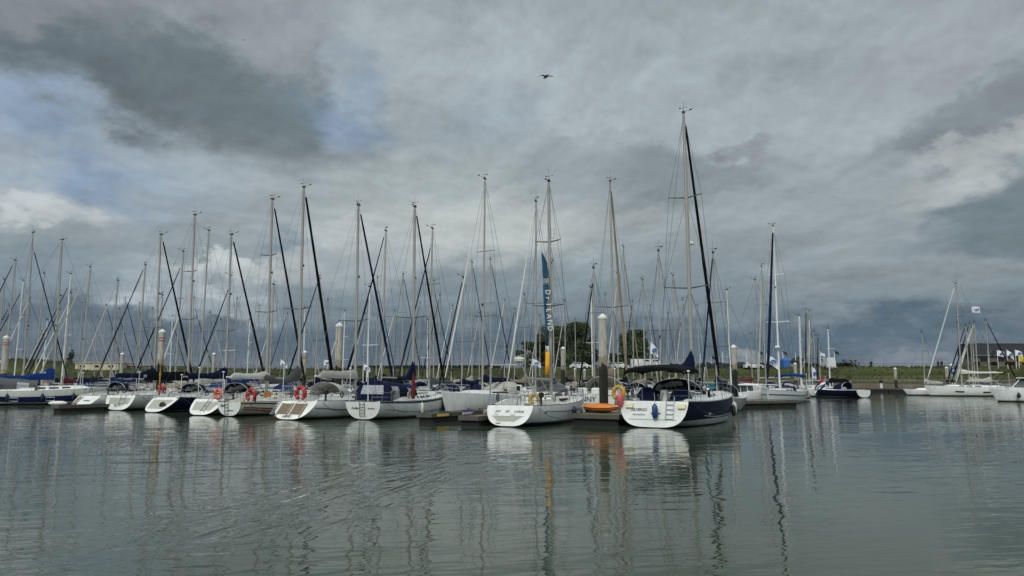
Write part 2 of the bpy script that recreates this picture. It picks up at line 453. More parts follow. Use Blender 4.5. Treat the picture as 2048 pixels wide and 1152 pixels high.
# ------------------------------------------------------------------ water
def make_water():
    m = bpy.data.materials.new('harbour_water'); m.use_nodes = True
    nt = m.node_tree; N = nt.nodes; L = nt.links
    p = N['Principled BSDF']
    p.inputs['Base Color'].default_value = (0.036, 0.051, 0.031, 1)
    p.inputs['Roughness'].default_value = 0.015
    p.inputs['IOR'].default_value = 1.333
    tc = N.new('ShaderNodeTexCoord')
    def nz(scale, sx, sy, rot, detail, rough=.55, dist=0.0):
        mp = N.new('ShaderNodeMapping'); mp.vector_type = 'TEXTURE'; mp.inputs['Scale'].default_value = (1 / sx, 1 / sy, 1); mp.inputs['Rotation'].default_value = (0, 0, radians(rot))
        L.new(tc.outputs['Object'], mp.inputs[0])
        n = N.new('ShaderNodeTexNoise'); n.inputs['Scale'].default_value = scale; n.inputs['Detail'].default_value = detail
        n.inputs['Roughness'].default_value = rough; n.inputs['Distortion'].default_value = dist
        L.new(mp.outputs[0], n.inputs['Vector']); return n.outputs[0]
    def M(op, a, b):
        n = N.new('ShaderNodeMath'); n.operation = op
        for i, x in enumerate((a, b)):
            if isinstance(x, (int, float)): n.inputs[i].default_value = x
            else: L.new(x, n.inputs[i])
        return n.outputs[0]
    small = nz(5.0, .55, 1.5, 5, 1, .5, .3)
    mid = nz(1.0, .38, 1.3, 8, 1, .5, .4)
    m2 = nz(2.3, .42, 1.4, 9, 1, .5, .4)
    swell = nz(.5, 1.0, .9, -25, 1, .5, .8)
    patch = nz(.07, .7, 1.5, 20, 4, .6, 1.2)
    r = N.new('ShaderNodeMapRange'); L.new(patch, r.inputs['Value']); r.interpolation_type = 'SMOOTHSTEP'
    r.inputs['From Min'].default_value = .40; r.inputs['From Max'].default_value = .60
    r.inputs['To Min'].default_value = .75; r.inputs['To Max'].default_value = 1.6
    # an old boat wake running from the berths towards the lower left
    a0 = ground(1010, 888); a1 = ground(200, 1130); c0 = (a0 + a1) / 2; d0 = a0 - a1
    mk = N.new('ShaderNodeMapping'); mk.vector_type = 'TEXTURE'; mk.inputs['Location'].default_value = (c0.x, c0.y, 0)
    mk.inputs['Rotation'].default_value = (0, 0, atan2(d0.y, d0.x)); mk.inputs['Scale'].default_value = (d0.length * .62, 3.0, 1000)
    L.new(tc.outputs['Object'], mk.inputs[0])
    ln = N.new('ShaderNodeVectorMath'); ln.operation = 'LENGTH'; L.new(mk.outputs[0], ln.inputs[0])
    wm = N.new('ShaderNodeMapRange'); wm.interpolation_type = 'SMOOTHSTEP'; L.new(ln.outputs['Value'], wm.inputs['Value'])
    wm.inputs['From Min'].default_value = 1.1; wm.inputs['From Max'].default_value = .3; wm.inputs['To Max'].default_value = 1.0
    wake = nz(1.3, .3, 1.6, degrees(atan2(d0.y, d0.x)), 1.5, .5, .8)
    h = M('ADD', M('MULTIPLY', M('MULTIPLY', M('ADD', M('MULTIPLY', small, .35), m2), r.outputs[0]), .0074),
          M('ADD', M('MULTIPLY', M('MULTIPLY', mid, r.outputs[0]), .0120), M('ADD', M('MULTIPLY', swell, .016), M('MULTIPLY', M('MULTIPLY', wake, wm.outputs[0]), .058))))
    b = N.new('ShaderNodeBump'); b.inputs['Strength'].default_value = 1.0; b.inputs['Distance'].default_value = 1.0
    L.new(h, b.inputs['Height']); L.new(b.outputs[0], p.inputs['Normal'])
    mb = MB(); mb.quad((-2500, -300, 0), (2500, -300, 0), (2500, 3500, 0), (-2500, 3500, 0))
    tag(mb.build('water', m, smooth=False), kind='structure')
make_water()

# ------------------------------------------------------------------ dike
# crest line of the dike seen across the harbour: x, y of the toe, height of crest
TOE = [(-420, 168, 8.6), (-160, 160, 7.6), (-124, 158, 7.2), (-104, 157, 4.6), (-50, 155, 4.6), (0, 150, 4.7), (45, 146, 4.8), (80, 141, 4.9), (110, 136, 4.9), (170, 128, 5.0), (420, 100, 5.2)]
def toe(x):
    for (x0, y0, h0), (x1, y1, h1) in zip(TOE, TOE[1:]):
        if x <= x1:
            t = (x - x0) / (x1 - x0); t = max(0, t)
            s = t * t * (3 - 2 * t) if abs(h1 - h0) > 1 else t
            return y0 + (y1 - y0) * t, h0 + (h1 - h0) * s
    return TOE[-1][1], TOE[-1][2]
PROF = [(-3, -1.2, 0), (0, .1, 0), (4, .75, 0), (8, 1.25, 1), (12, 1.8, 1), (14.5, 2.1, 1), (17, 2.35, 2), (21, 3.3, 2), (24.5, 4.3, 2), (27, 4.8, 2), (33, 4.85, 2), (60, 4.7, 2), (400, 4.2, 2)]
def dike_pt(x, dy):
    y, h = toe(x)
    for (a, z0, _), (b, z1, _) in zip(PROF, PROF[1:]):
        if dy <= b:
            t = (dy - a) / (b - a); z = z0 + (z1 - z0) * t; break
    k = h / 4.8
    return Vector((x, y + dy, z * (k if z > 2.4 else 1)))
def make_dike():
    m = bpy.data.materials.new('dike_ground'); m.use_nodes = True; nt = m.node_tree; N = nt.nodes; L = nt.links
    p = N['Principled BSDF']; p.inputs['Roughness'].default_value = .95; p.inputs['Specular IOR Level'].default_value = .2
    g = N.new('ShaderNodeNewGeometry'); sp = N.new('ShaderNodeSeparateXYZ'); L.new(g.outputs['Position'], sp.inputs[0])
    def nz(s, d, vec=None):
        n = N.new('ShaderNodeTexNoise'); n.inputs['Scale'].default_value = s; n.inputs['Detail'].default_value = d; n.inputs['Roughness'].default_value = .7
        L.new(vec or g.outputs['Position'], n.inputs['Vector']); return n
    mp = N.new('ShaderNodeMapping'); mp.inputs['Scale'].default_value = (.25, 1, 3); L.new(g.outputs['Position'], mp.inputs[0])
    n1 = nz(.35, 7, mp.outputs[0]); n2 = nz(1.6, 6); n3 = nz(.08, 4)
    a = N.new('ShaderNodeMath'); a.operation = 'MULTIPLY_ADD'; L.new(n1.outputs[0], a.inputs[0]); a.inputs[1].default_value = 1.1; L.new(sp.outputs[2], a.inputs[2])
    r = N.new('ShaderNodeMapRange'); L.new(a.outputs[0], r.inputs['Value']); r.inputs['From Min'].default_value = 0; r.inputs['From Max'].default_value = 10
    cr = N.new('ShaderNodeValToRGB'); L.new(r.outputs[0], cr.inputs[0])
    st = [(0.0, (52, 48, 40)), (.10, (92, 82, 68)), (.19, (98, 90, 72)), (.205, (56, 58, 42)), (.25, (76, 76, 54)), (.262, (106, 100, 80)), (.285, (56, 60, 36)), (.33, (74, 76, 44)), (.38, (50, 55, 28)), (.5, (68, 73, 36)), (.62, (58, 64, 31))]
    while len(cr.color_ramp.elements) < len(st): cr.color_ramp.elements.new(.5)
    for e, (q, c) in zip(cr.color_ramp.elements, st): e.position = q; e.color = srgb(*c)
    r2 = N.new('ShaderNodeMapRange'); L.new(n2.outputs[0], r2.inputs['Value']); r2.inputs['From Min'].default_value = .3; r2.inputs['From Max'].default_value = .7
    r2.inputs['To Min'].default_value = .6; r2.inputs['To Max'].default_value = 1.35
    r3 = N.new('ShaderNodeMapRange'); L.new(n3.outputs[0], r3.inputs['Value']); r3.inputs['From Min'].default_value = .35; r3.inputs['From Max'].default_value = .65
    r3.inputs['To Min'].default_value = .75; r3.inputs['To Max'].default_value = 1.2
    mm = N.new('ShaderNodeMath'); mm.operation = 'MULTIPLY'; L.new(r2.outputs[0], mm.inputs[0]); L.new(r3.outputs[0], mm.inputs[1])
    mu = N.new('ShaderNodeVectorMath'); mu.operation = 'SCALE'; L.new(cr.outputs[0], mu.inputs[0]); L.new(mm.outputs[0], mu.inputs['Scale'])
    L.new(mu.outputs[0], p.inputs['Base Color'])
    b = N.new('ShaderNodeBump'); b.inputs['Strength'].default_value = .8; b.inputs['Distance'].default_value = .4
    L.new(n2.outputs[0], b.inputs['Height']); L.new(b.outputs[0], p.inputs['Normal'])
    rings = []
    x = -420
    xs = []
    while x <= 420: xs.append(x); x += 3 if abs(x) < 170 else 12
    for x in xs:
        ring = []
        dys = []
        for (a_, _, _), (b_, _, _) in zip(PROF, PROF[1:]):
            k = 4 if b_ <= 33 else 1
            dys += [a_ + (b_ - a_) * i / k for i in range(k)]
        dys.append(400)
        for dy in dys:
            q = dike_pt(x, dy); w = .12 if 3 < dy < 33 else 0
            ring.append((q.x + random.uniform(-.6, .6), q.y, q.z + random.uniform(-w, w)))
        rings.append(ring)
    mb = MB(); mb.loft(rings, close_ring=False, caps=False)
    tag(mb.build('dike', m), kind='structure')
make_dike()
# coarse grass growing along the crest and the slope, uneven against the sky
def make_grass():
    mb = MB(); rnd = random.Random(3)
    for i in range(5200):
        x = rnd.uniform(-170, 150); dy = rnd.choice([rnd.uniform(24, 31), rnd.uniform(26, 31), rnd.uniform(15, 27)])
        q = dike_pt(x, dy); h = rnd.uniform(.15, .5) * (1.5 if rnd.random() < .08 else 1); w = rnd.uniform(.2, .6)
        mb.add([(q.x - w, q.y, q.z - .1), (q.x + w, q.y + rnd.uniform(-.3, .3), q.z - .1), (q.x + rnd.uniform(-w, w), q.y + rnd.uniform(-.2, .2), q.z + h)], [(0, 1, 2)])
    tag(mb.build('dike_grass', mat('coarse_grass', (64, 69, 36), .9, var=.4, scale=.5), smooth=False),
        'coarse grass and weeds growing on the green dike', 'grass', kind='stuff')
make_grass()

# ------------------------------------------------------------------ sailing boats
def sstep(a, b, x):
    t = max(0, min(1, (x - a) / (b - a))); return t * t * (3 - 2 * t)
class Hull:
    def __init__(s, L, B, F, stw=.80, rake=.55, zk0=.05, ex=.7, bowup=.22, bowrake=.7):
        s.L, s.B, s.F, s.stw, s.rake, s.zk0, s.ex, s.bowup, s.bowrake = L, B, F, stw, rake, zk0, ex, bowup, bowrake
    def b(s, t):
        if t < .42: k = s.stw + (1 - s.stw) * sin(pi / 2 * t / .42)
        else:
            u = (t - .42) / .58; k = max(0, 1 - u ** 2.1) ** .85
        return s.B / 2 * k
    def zs(s, t): return s.F * (1 - .07 * sin(pi * min(1, t * 1.3)) + s.bowup * t * t)
    def zk(s, t): return s.zk0 + (-.5 - s.zk0) * sstep(0, .4, t)
    def pt(s, t, q, off=0.0, side=1):
        th = q * pi / 2; e = s.ex + .5 * sstep(.5, 1, t)
        zs, zk = s.zs(t), s.zk(t)
        x = s.b(t) * max(0, cos(th)) ** e + off
        z = zs - (zs - zk) * sin(th) ** .95
        y = t * s.L + s.rake * (z - s.zk0) / (s.F - s.zk0) * (1 - t) ** 7
        y -= s.bowrake * (zs - z) / zs * t ** 8
        return Vector((side * x, y, z))
    def T(s, x, z, off=.02):
        return Vector((x, s.rake * (z - s.zk0) / (s.F - s.zk0) - off, z))
    def qz(s, t, z):
        """q for a given height z at station t"""
        zs, zk = s.zs(t), s.zk(t); k = max(0, min(1, (zs - z) / (zs - zk)))
        return asin(min(1, k ** (1 / .95))) / (pi / 2)

LBL = {'navy': 'navy blue', 'blue': 'bright blue', 'lgrey': 'light grey', 'grey': 'dark grey', 'black': 'black', 'beige': 'beige',
       'burg': 'burgundy', 'white': 'white', 'teal': 'teal', None: ''}

def sailboat(stern, phi, L=11, B=3.6, F=1.1, mast=6.2, H=15, name='sailboat', label='', group=None, lod=0, seed=0,
             hullmat=None, hullkw={}, cover='navy', ch=(.95, .4), cdroop=0.0, coverlen=.9, boomz=1.05, sail='black', sailr=.085,
             hood='navy', hoodw=None, bimini=None, tent=None, spr=(.42, .7), sprw=(1.25, 1.0), mastm=None, mastr=.095, deckm=None,
             stripes=(), coach=(.36, .76, .38), hoodh=.95, radar=None, transom=None, boomlen=None, backstay=True, wheel=False, mastflag=0):
    R_ = random.Random(seed * 77 + 5)
    root = empty(name, (stern[0], stern[1], 0), -phi, label, 'sailing boat', group)
    root['_L'] = L
    h = Hull(L, B, F, **hullkw)
    near = lod == 0; NS = 32 if near else 12; NQ = 16 if near else 5
    hm = hullmat or WHITE
    # hull
    ts = [(i / NS) ** 1.15 for i in range(NS + 1)]
    rings = []
    for t in ts:
        r = [h.pt(t, j / NQ) for j in range(NQ + 1)]; r += [h.pt(t, j / NQ, side=-1) for j in range(NQ - 1, -1, -1)]
        rings.append(r)
    mb = MB(); mb.loft(rings, close_ring=False, caps=False); mb.build('hull', hm, root)
    # transom
    mb = MB(); r = rings[0]; n = len(r)
    top = Vector(((r[0].x + r[-1].x) / 2, r[0].y, r[0].z))
    mb.add([Vector((p.x, p.y - .012, p.z)) for p in r] + [Vector((0, top.y - .012, top.z))], [(i, i + 1, n) for i in range(n - 1)])
    tr = mb.build('transom', transom or WHITE, root, smooth=False)
    # deck with a sunken cockpit
    c0, c1 = .05, coach[0] - .01
    cw = .30 * B
    tts = sorted(set(ts + [c0, c1])); mb = MB(); deckr = []
    rows = []
    for t in tts:
        b = h.b(t); z = h.zs(t); y = h.pt(t, 0).y
        c = min(cw, b * .72) if t < c1 + .001 else b * .5
        rows.append([(-b, y, z), (-c, y, z + .05), (c, y, z + .05), (b, y, z)])
    for i in range(len(rows) - 1):
        a, b_ = rows[i], rows[i + 1]
        mb.quad(a[0], a[1], b_[1], b_[0]); mb.quad(a[2], a[3], b_[3], b_[2])
        tm = (tts[i] + tts[i + 1]) / 2
        if c0 < tm < c1:
            d = .42
            lo = lambda p: (p[0], p[1], p[2] - d)
            mb.quad(lo(a[1]), lo(a[2]), lo(b_[2]), lo(b_[1]))
            mb.quad(a[1], lo(a[1]), lo(b_[1]), b_[1]); mb.quad(lo(a[2]), a[2], b_[2], lo(b_[2]))
        else: mb.quad(a[1], a[2], b_[2], b_[1])
    mb.build('deck', deckm or WHITE, root, smooth=False)
    if near:
        mb = MB()
        for s_ in (1, -1):
            mb.path([h.pt(t, 0, -.02, s_) + Vector((0, 0, .03)) for t in tts], .022, 5)
        mb.build('toe_rail', ALUD if L < 12.4 else ALU, root)
        # cockpit coamings
        mb = MB()
        for s_ in (1, -1):
            rg = []
            for k in range(8):
                t = .07 + (c1 - .05) * k / 7; b = min(cw, h.b(t) * .72); y = t * L + .3 * (1 - t); z = h.zs(t) + .04; hh = .24 * sstep(0, .45, k / 7) + .05
                rg.append([(s_ * (b + .02), y, z), (s_ * (b + .05), y, z + hh), (s_ * (b + .22), y, z + hh), (s_ * (b + .32), y, z)])
            mb.loft(rg)
        mb.build('cockpit_coaming', WHITE, root)
        for s_ in (1, -1):
            for tt in (.2, .29): mb = MB(); mb.lathe([(.075, 0), (.06, .06), (.075, .13), (.03, .14)], (s_ * (cw + .14), tt * L + .25, h.zs(tt) + .3), 10); mb.build('winch', STEEL, root)
    # coach roof
    a0, a1, hh = coach; rg = []; NK = 9 if near else 5
    def cp(k, f):    # side point of coach roof, k 0..1 along, f 0..1 up
        t = a0 + (a1 - a0) * k; w = min(h.b(t) * .66, B * .36) * (1 - .25 * k)
        H_ = hh * (1 - .45 * k) * (1 - sstep(.86, 1, k) * .92)
        return w * (1 - .18 * f), t * L, h.zs(t) + .04 + H_ * f * .86, H_
    for i in range(NK + 1):
        k = i / NK; w0, y, z0, H_ = cp(k, 0); w1, _, z1, _ = cp(k, 1)
        rg.append([(-w0, y, z0 - .05), (-w1, y, z1), (-w1 * .5, y, z1 + H_ * .12), (0, y, z1 + H_ * .15), (w1 * .5, y, z1 + H_ * .12), (w1, y, z1), (w0, y, z0 - .05)])
    mb = MB(); mb.loft(rg, caps=True); cr = mb.build('coachroof', deckm or WHITE, root)
    wins = [(.06, .24), (.30, .46), (.52, .66)] if near else [(.08, .55)]
    for s_ in (1, -1):
        for (ka, kb) in wins:
            mb = MB(); P = []
            for k, f in ((ka, .3), (kb, .34), (kb, .74), (ka, .78)):
                w, y, z, _ = cp(k, f); P.append((s_ * (w + .012), y, z))
            P2 = [(p[0] - s_ * .02, p[1], p[2]) for p in P]
            mb.add(P + P2, [(0, 1, 2, 3), (7, 6, 5, 4), (0, 4, 5, 1), (1, 5, 6, 2), (2, 6, 7, 3), (3, 7, 4, 0)]); mb.build('cabin_window', DARK, cr, smooth=False)
    if near:
        mb = MB(); w, y, z, _ = cp(.2, 1); mb.box((0, y + .2, z + .11), (.7, .8, .06), 0, .02); mb.build('companion_hatch', DECKM, cr, smooth=False)
        for k in (.55, .78):
            w, y, z, _ = cp(k, 1); mb = MB(); mb.box((0, y, z + .07), (.5, .5, .05), 0, .02); mb.build('deck_hatch', DARK, cr, smooth=False)
    # spray hood: arches that shrink forward
    def hood_mesh(y0, ln, w, zb, hh_, fabric, nm='sprayhood', windows=True, aft=False):
        NR, NA = (7, 14) if near else (4, 8)
        rgs = []
        for i in range(NR + 1):
            u = i / NR; s_ = sqrt(max(0, 1 - (u * .93) ** 2.2)); yy = y0 + ln * u
            rgs.append([(w * cos(pi * k / NA) * (s_ * .25 + .75), yy - .12 * sin(pi * k / NA) * (1 - u), zb + hh_ * s_ * max(0, sin(pi * k / NA)) ** .62) for k in range(NA + 1)])
        f = MB(); gs = {}
        for i in range(NR):
            for k in range(NA):
                q = (rgs[i][k], rgs[i][k + 1], rgs[i + 1][k + 1], rgs[i + 1][k])
                kk = min(k, NA - 1 - k)
                win = windows and near and ((i in (4, 5) and kk >= 3 and k not in (NA // 2 - 1,)) or (i in (2, 3, 4) and kk in (1, 2)))
                (gs.setdefault((k < NA // 2 - 1, kk >= 3), MB()) if win else f).quad(*q)
        o = f.build(nm, fabric, root)
        for g_ in gs.values(): g_.build('clear_window', CLEAR, o)
        fr = MB(); fr.path(rgs[0], .018 if near else .03, 5); fr.build('frame_tube', STEEL, o)
        return o
    w0, y0, z0, _ = cp(0, 0)
    if hood:
        hood_mesh(a0 * L - .75, 1.5, (hoodw or B * .34), h.zs(a0) + .12, hoodh, CANV[hood])
    if tent:
        cm = CANV[tent]; y0, y1 = .08 * L, a0 * L + .5; zb = h.zs(.1) + .06; w = B * .37
        NA = 12; rgs = []
        for u in (0, .015, .12, .34, .5, .66, .86, 1):
            yy = y0 + (y1 - y0) * u; hh_ = (1.28 if u < .45 else 1.28 - .28 * sstep(.45, .9, u)) - (.12 if u == .5 else 0)
            if u == 0: hh_ *= .96
            rgs.append([(w * cos(pi * k / NA) * (.94 if u > .8 else 1), yy + (.25 * sin(pi * k / NA) if u < .02 else 0), zb + hh_ * max(0, sin(pi * k / NA)) ** .5) for k in range(NA + 1)])
        f = MB(); gs = {}
        for i in range(len(rgs) - 1):
            for k in range(NA):
                q = (rgs[i][k], rgs[i][k + 1], rgs[i + 1][k + 1], rgs[i + 1][k]); kk = min(k, NA - 1 - k)
                (gs.setdefault((i, k < 6), MB()) if (i in (2, 5) and kk in (0, 1)) else f).quad(*q)
        e0 = rgs[0]; cc = (0, y0, zb + .1); n0 = len(f.v)
        f.add(list(e0) + [cc], [(i, i + 1, NA + 1) for i in range(NA)])
        o = f.build('cockpit_tent', cm, root)
        for g_ in gs.values(): g_.build('clear_window', CLEAR, o)
        wb = MB(); zt = zb + .98; wb.add([(-w * .66, y0 - .02, zb + .42), (w * .66, y0 - .02, zb + .42), (w * .58, y0 + .12, zt), (-w * .58, y0 + .12, zt)], [(0, 1, 2, 3)])
        wb.build('clear_window', CLEAR, o)
    if bimini:
        cm = CANV[bimini]; rgs = []; yb0, yb1 = .03 * L, .235 * L; w = B * .38; zb = h.zs(.1) + 1.55
        for i in range(7):
            u = i / 6; yy = yb0 + (yb1 - yb0) * u; zz = zb + .16 * sin(pi * u) ** .6
            up = [(w * cos(pi * k / 10), yy, zz + .26 * sin(pi * k / 10) ** .8) for k in range(11)]
            dn = [(x_, y_, z_ - .16) for (x_, y_, z_) in up[::-1]]
            rgs.append(up + dn)
        f = MB(); f.loft(rgs); o = f.build('bimini', cm, root)
        for s_ in (1, -1):
            f = MB()
            f.tube((s_ * w, yb0 + .1, zb + .02), (s_ * cw * 1.25, .13 * L + .1, h.zs(.1) + .2), .016)
            f.tube((s_ * w, yb1 - .1, zb + .02), (s_ * cw * 1.25, .13 * L + .1, h.zs(.1) + .2), .016)
            f.build('bimini_frame', STEEL, o)
    # mast and rig
    md = h.zs(mast / L) + .25 if a0 < mast / L < a1 else h.zs(mast / L)
    mm = mastm or ALU; rk = -.012 * H
    mpt = lambda f: Vector((0, mast + rk * f, md + (H - md) * f))
    mb = MB(); mb.path([mpt(0), mpt(.5), mpt(.86), mpt(1)], [mastr, mastr, mastr * .92, mastr * .72], 10 if near else 6, 1.0)
    ms = mb.build('mast', mm, root)
    mr_ = mastr
    bt = h.b(mast / L) - .12; zc = h.zs(mast / L); yc = mast - .25
    tips = []
    for f, w in zip(spr, sprw):
        f2 = (f * H - md) / (H - md); c = mpt(f2)
        for s_ in (1, -1):
            tip = c + Vector((s_ * w, -.28 * w, .06 * w)); mb = MB(); mb.tube(c + Vector((s_ * mr_ * .6, 0, 0)), tip, .05 if near else .034, .032 if near else .022, 5, .6); mb.build('spreader', ALUD if mm is not ALUW else ALUW, ms)
            tips.append((f, s_, tip))
    rw = .0095 if near else .0115
    mb = MB()
    for s_ in (1, -1):
        ch_ = Vector((s_ * bt, yc, zc)); seq = [ch_] + [t[2] for t in tips if t[1] == s_] + [mpt(.985)]
        mb.path(seq, rw, 4)
        c = mpt((spr[0] * H - md) / (H - md)); mb.tube(Vector((s_ * bt, yc - .5, zc)), c, rw, n=4)
        if near:
            mb.tube(Vector((s_ * bt, yc + .5, zc)), c, rw, n=4)
            if len(spr) > 1: mb.tube(seq[1], mpt((spr[1] * H - md) / (H - md)), rw, n=4)
    mb.build('shroud', WIRE, root)
    if backstay:
        mb = MB(); e = mpt(1); y_ = h.rake * .8 + .1; zz = h.zs(0)
        j = Vector((0, y_ + .8, zz + 2.6)); mb.tube(e, j, rw, n=4)
        mb.tube(j, (B * .28, y_, zz), rw, n=4); mb.tube(j, (-B * .28, y_, zz), rw, n=4)
        mb.build('backstay', WIRE, root)
    fh = .985 if R_.random() < .6 or near else .9
    bow = Vector((0, L - .18, h.zs(1) + .05)); tp = mpt(fh) + Vector((0, mr_ + .04, 0))
    mb = MB(); mb.tube(tp, bow, rw, n=4); mb.build('forestay', WIRE, root)
    if sail:
        a = bow.lerp(tp, .06); b = bow.lerp(tp, .94); mb = MB()
        sr = sailr
        ns_ = 26 if near else 7; fr_ = [.06 + .91 * q_ / ns_ for q_ in range(ns_ + 1)]
        mb.path([bow.lerp(tp, q_) for q_ in fr_], [sr * (.55 + .6 * sstep(.05, .14, q_) - .75 * max(0, q_ - .3) ** 1.2) * (1 + R_.uniform(-.09, .09)) for q_ in fr_], 8 if near else 6)
        mb.build('furled_headsail', CANV[sail], root)
        mb = MB(); mb.lathe([(.03, 0), (.12, .02), (.12, .14), (.03, .16)], (bow.x, bow.y - .03, bow.z + .22), 10); mb.build('furling_drum', RUB, root)
    # masthead gear
    e = mpt(1); mb = MB(); q = 1.0 if near else 1.15
    mb.box((e.x, e.y, e.z + .03), (.13, .34, .07))
    mb.tube(e + Vector((.05, -.12, 0)), e + Vector((.05, -.12, .55 + .5 * R_.random())), .006 * q, n=4)
    s_ = R_.choice((-1, 1)); ax = e + Vector((0, 0, .08)); a1_ = ax + Vector((s_ * .34, .35, .16))
    mb.tube(ax, a1_, .012 * q, n=4); mb.ell(a1_ + Vector((0, 0, .05)), (.08, .05, .04), 6, 4); mb.tube(a1_, a1_ + Vector((s_ * .16, .02, .09)), .03, .01, 4)
    v0 = ax + Vector((-s_ * .03, 0, .26)); mb.tube(ax, v0, .008 * q, n=4)
    mb.tube(v0 + Vector((-.22, 0, -.02)), v0 + Vector((.22, .04, .02)), .01 * q, n=4); mb.box(v0 + Vector((-.2, 0, 0)), (.12, .01, .07)); mb.box(v0 + Vector((.2, .04, .02)), (.05, .02, .04))
    mb.ell(e + Vector((0, .12, .12)), (.05, .05, .07), 6, 4)
    mb.build('masthead_instruments', RUB, root)
    if near or R_.random() < .3:
        mb = MB(); c = mpt(.62 if near else .4) + Vector((0, mr_, 0)); mb.box(c + Vector((0, .07, 0)), (.1, .14, .12)); mb.ell(c + Vector((0, .12, -.06)), (.07, .07, .06), 6, 4); mb.build('deck_light', RUB, ms)
    if radar:
        c = mpt((radar - md) / (H - md)) + Vector((0, mr_ + .22, 0)); mb = MB(); mb.lathe([(.08, -.1), (.27, -.08), (.28, .02), (.18, .12), (.03, .14)], c, 12)
        mb.box(c + Vector((0, -.15, -.12)), (.12, .3, .05)); mb.build('radar_dome', ALUW, ms)
    # boom and stowed mainsail
    bz = md + boomz - .25 if near else md + .75
    bl = boomlen or min(mast - .6, L * .36); g0 = Vector((0, mast - mr_ - .04, bz)); g1 = Vector((0, mast - bl, bz + .08 - cdroop * .25))
    mb = MB(); mb.tube(g0, g1, .07, .06, 8); bm = mb.build('boom', ALUW if cover in ('lgrey', 'white') else ALU, root)
    if cover:
        rg = []; NC = 12 if near else 5; rr = random.Random(seed + 3)
        for i in range(NC + 1):
            u = i / NC; hgt = ch[1] + (ch[0] - ch[1]) * max(0, 1 - u * 1.9) ** 1.9
            if u > .92: hgt *= .55
            wd = .18 * (1 - .35 * u) + rr.uniform(-.012, .012)
            c = g0.lerp(g1, u * coverlen) + Vector((0, 0, -.1 - cdroop * sin(pi * min(1, u * 1.05)))); hgt *= 1 + rr.uniform(-.05, .05)
            if u == 0: c = c + Vector((0, .16, 0))
            rg.append([(c.x - wd * .8, c.y, c.z), (c.x - wd, c.y, c.z + hgt * .35), (c.x - wd * .55, c.y, c.z + hgt * .8), (c.x, c.y, c.z + hgt),
                       (c.x + wd * .55, c.y, c.z + hgt * .8), (c.x + wd, c.y, c.z + hgt * .35), (c.x + wd * .8, c.y, c.z)])
        mb = MB(); mb.loft(rg); sc_ = mb.build('sail_cover', CANV[cover], bm)
    if near:
        mb = MB(); mb.tube(g1 + Vector((0, .4, -.05)), (0, a0 * L - .2, h.zs(.2) + .15), .012, n=4); mb.tube(g1, mpt(.99), .006, n=4)
        mb.tube(g0.lerp(g1, .35) + Vector((0, 0, -.06)), mpt(0) + Vector((0, -mr_, .1)), .035, n=6); mb.build('mainsheet', ROPE, bm)
    # rails
    rs = .014 if near else .016
    z1 = .58
    def rail(ts_, side, hts, nm, post=True):
        mb = MB()
        for hg in hts: mb.path([h.pt(t, 0, -.05, side) + Vector((0, 0, hg)) for t in ts_], rs, 5)
        if post:
            for t in ts_[::1]: mb.tube(h.pt(t, 0, -.05, side), h.pt(t, 0, -.05, side) + Vector((0, 0, hts[0])), rs, n=5)
        return mb
    if near:
        for side in (-1, 1):
            mb = MB()
            q = [h.pt(t, 0, -.06, side) for t in (.02, .09, .15)]
            for hg in (z1, z1 * .5): mb.path([p_ + Vector((0, 0, hg)) for p_ in q], rs, 5)
            for p_ in q: mb.tube(p_, p_ + Vector((0, 0, z1)), rs, n=5)
            e_ = q[0]; mid = Vector((side * B * .16, e_.y - .08, e_.z))
            for hg in (z1, z1 * .5): mb.tube(e_ + Vector((0, 0, hg)), mid + Vector((0, 0, hg)), rs, n=5)
            mb.tube(mid, mid + Vector((0, 0, z1)), rs, n=5)
            mb.build('pushpit', STEEL, root)
        for side in (-1, 1):
            for t in (.3, .43, .57, .7):
                p_ = h.pt(t, 0, -.05, side); mb = MB(); mb.tube(p_, p_ + Vector((0, 0, z1)), rs * .9, n=5); mb.build('stanchion', STEEL, root)
        mb = MB()
        for side in (-1, 1):
            for hg in (z1, z1 * .5): mb.path([h.pt(t, 0, -.05, side) + Vector((0, 0, hg)) for t in (.15, .3, .43, .57, .7, .86)], .007, 4)
        mb.build('lifeline', WIRE, root)
    mb = MB()
    for side in (-1, 1):
        q = [h.pt(t, 0, -.04, side) for t in (.84, .92, .985)]
        for hg in (z1, z1 * .5): mb.path([p_ + Vector((0, 0, hg)) for p_ in q] + [Vector((0, L + .02, h.zs(1) + hg))], rs, 4)
        for p_ in q: mb.tube(p_, p_ + Vector((0, 0, z1)), rs, n=4)
    mb.build('pulpit', STEEL, root)
    # stripes that follow the sheer
    for (q0, q1, ta, tb, m_) in stripes:
        mb = MB(); NSS = 40
        for side in (1, -1):
            rg = [[h.pt(ta + (tb - ta) * i / NSS, q0 + (q1 - q0) * j_ / 4, .018, side) for j_ in range(5)] for i in range(NSS + 1)]
            mb.loft(rg, close_ring=False, caps=False)
        mb.build('hull_stripe', m_, root)
    if near:
        sg = R_.choice((-1, 1)); q = h.pt(.03, 0, -.1, sg)
        mb = MB(); ah = R_.uniform(1.5, 2.3); mb.tube(q, q + Vector((0, 0, ah)), .02, n=5); mb.ell(q + Vector((0, 0, ah + .05)), (.09, .09, .06), 8, 5); mb.build('antenna_pole', ALUW, root)
        q = h.pt(.1, 0, -.05, -sg) + Vector((0, 0, .42)); mb = MB(); mb.box(q + Vector((0, 0, .16)), (.22, .34, .3), 0, .06); mb.box(q + Vector((0, -.02, -.22)), (.08, .1, .5)); mb.build('outboard_motor', RUB if R_.random() < .6 else ALUD, root)
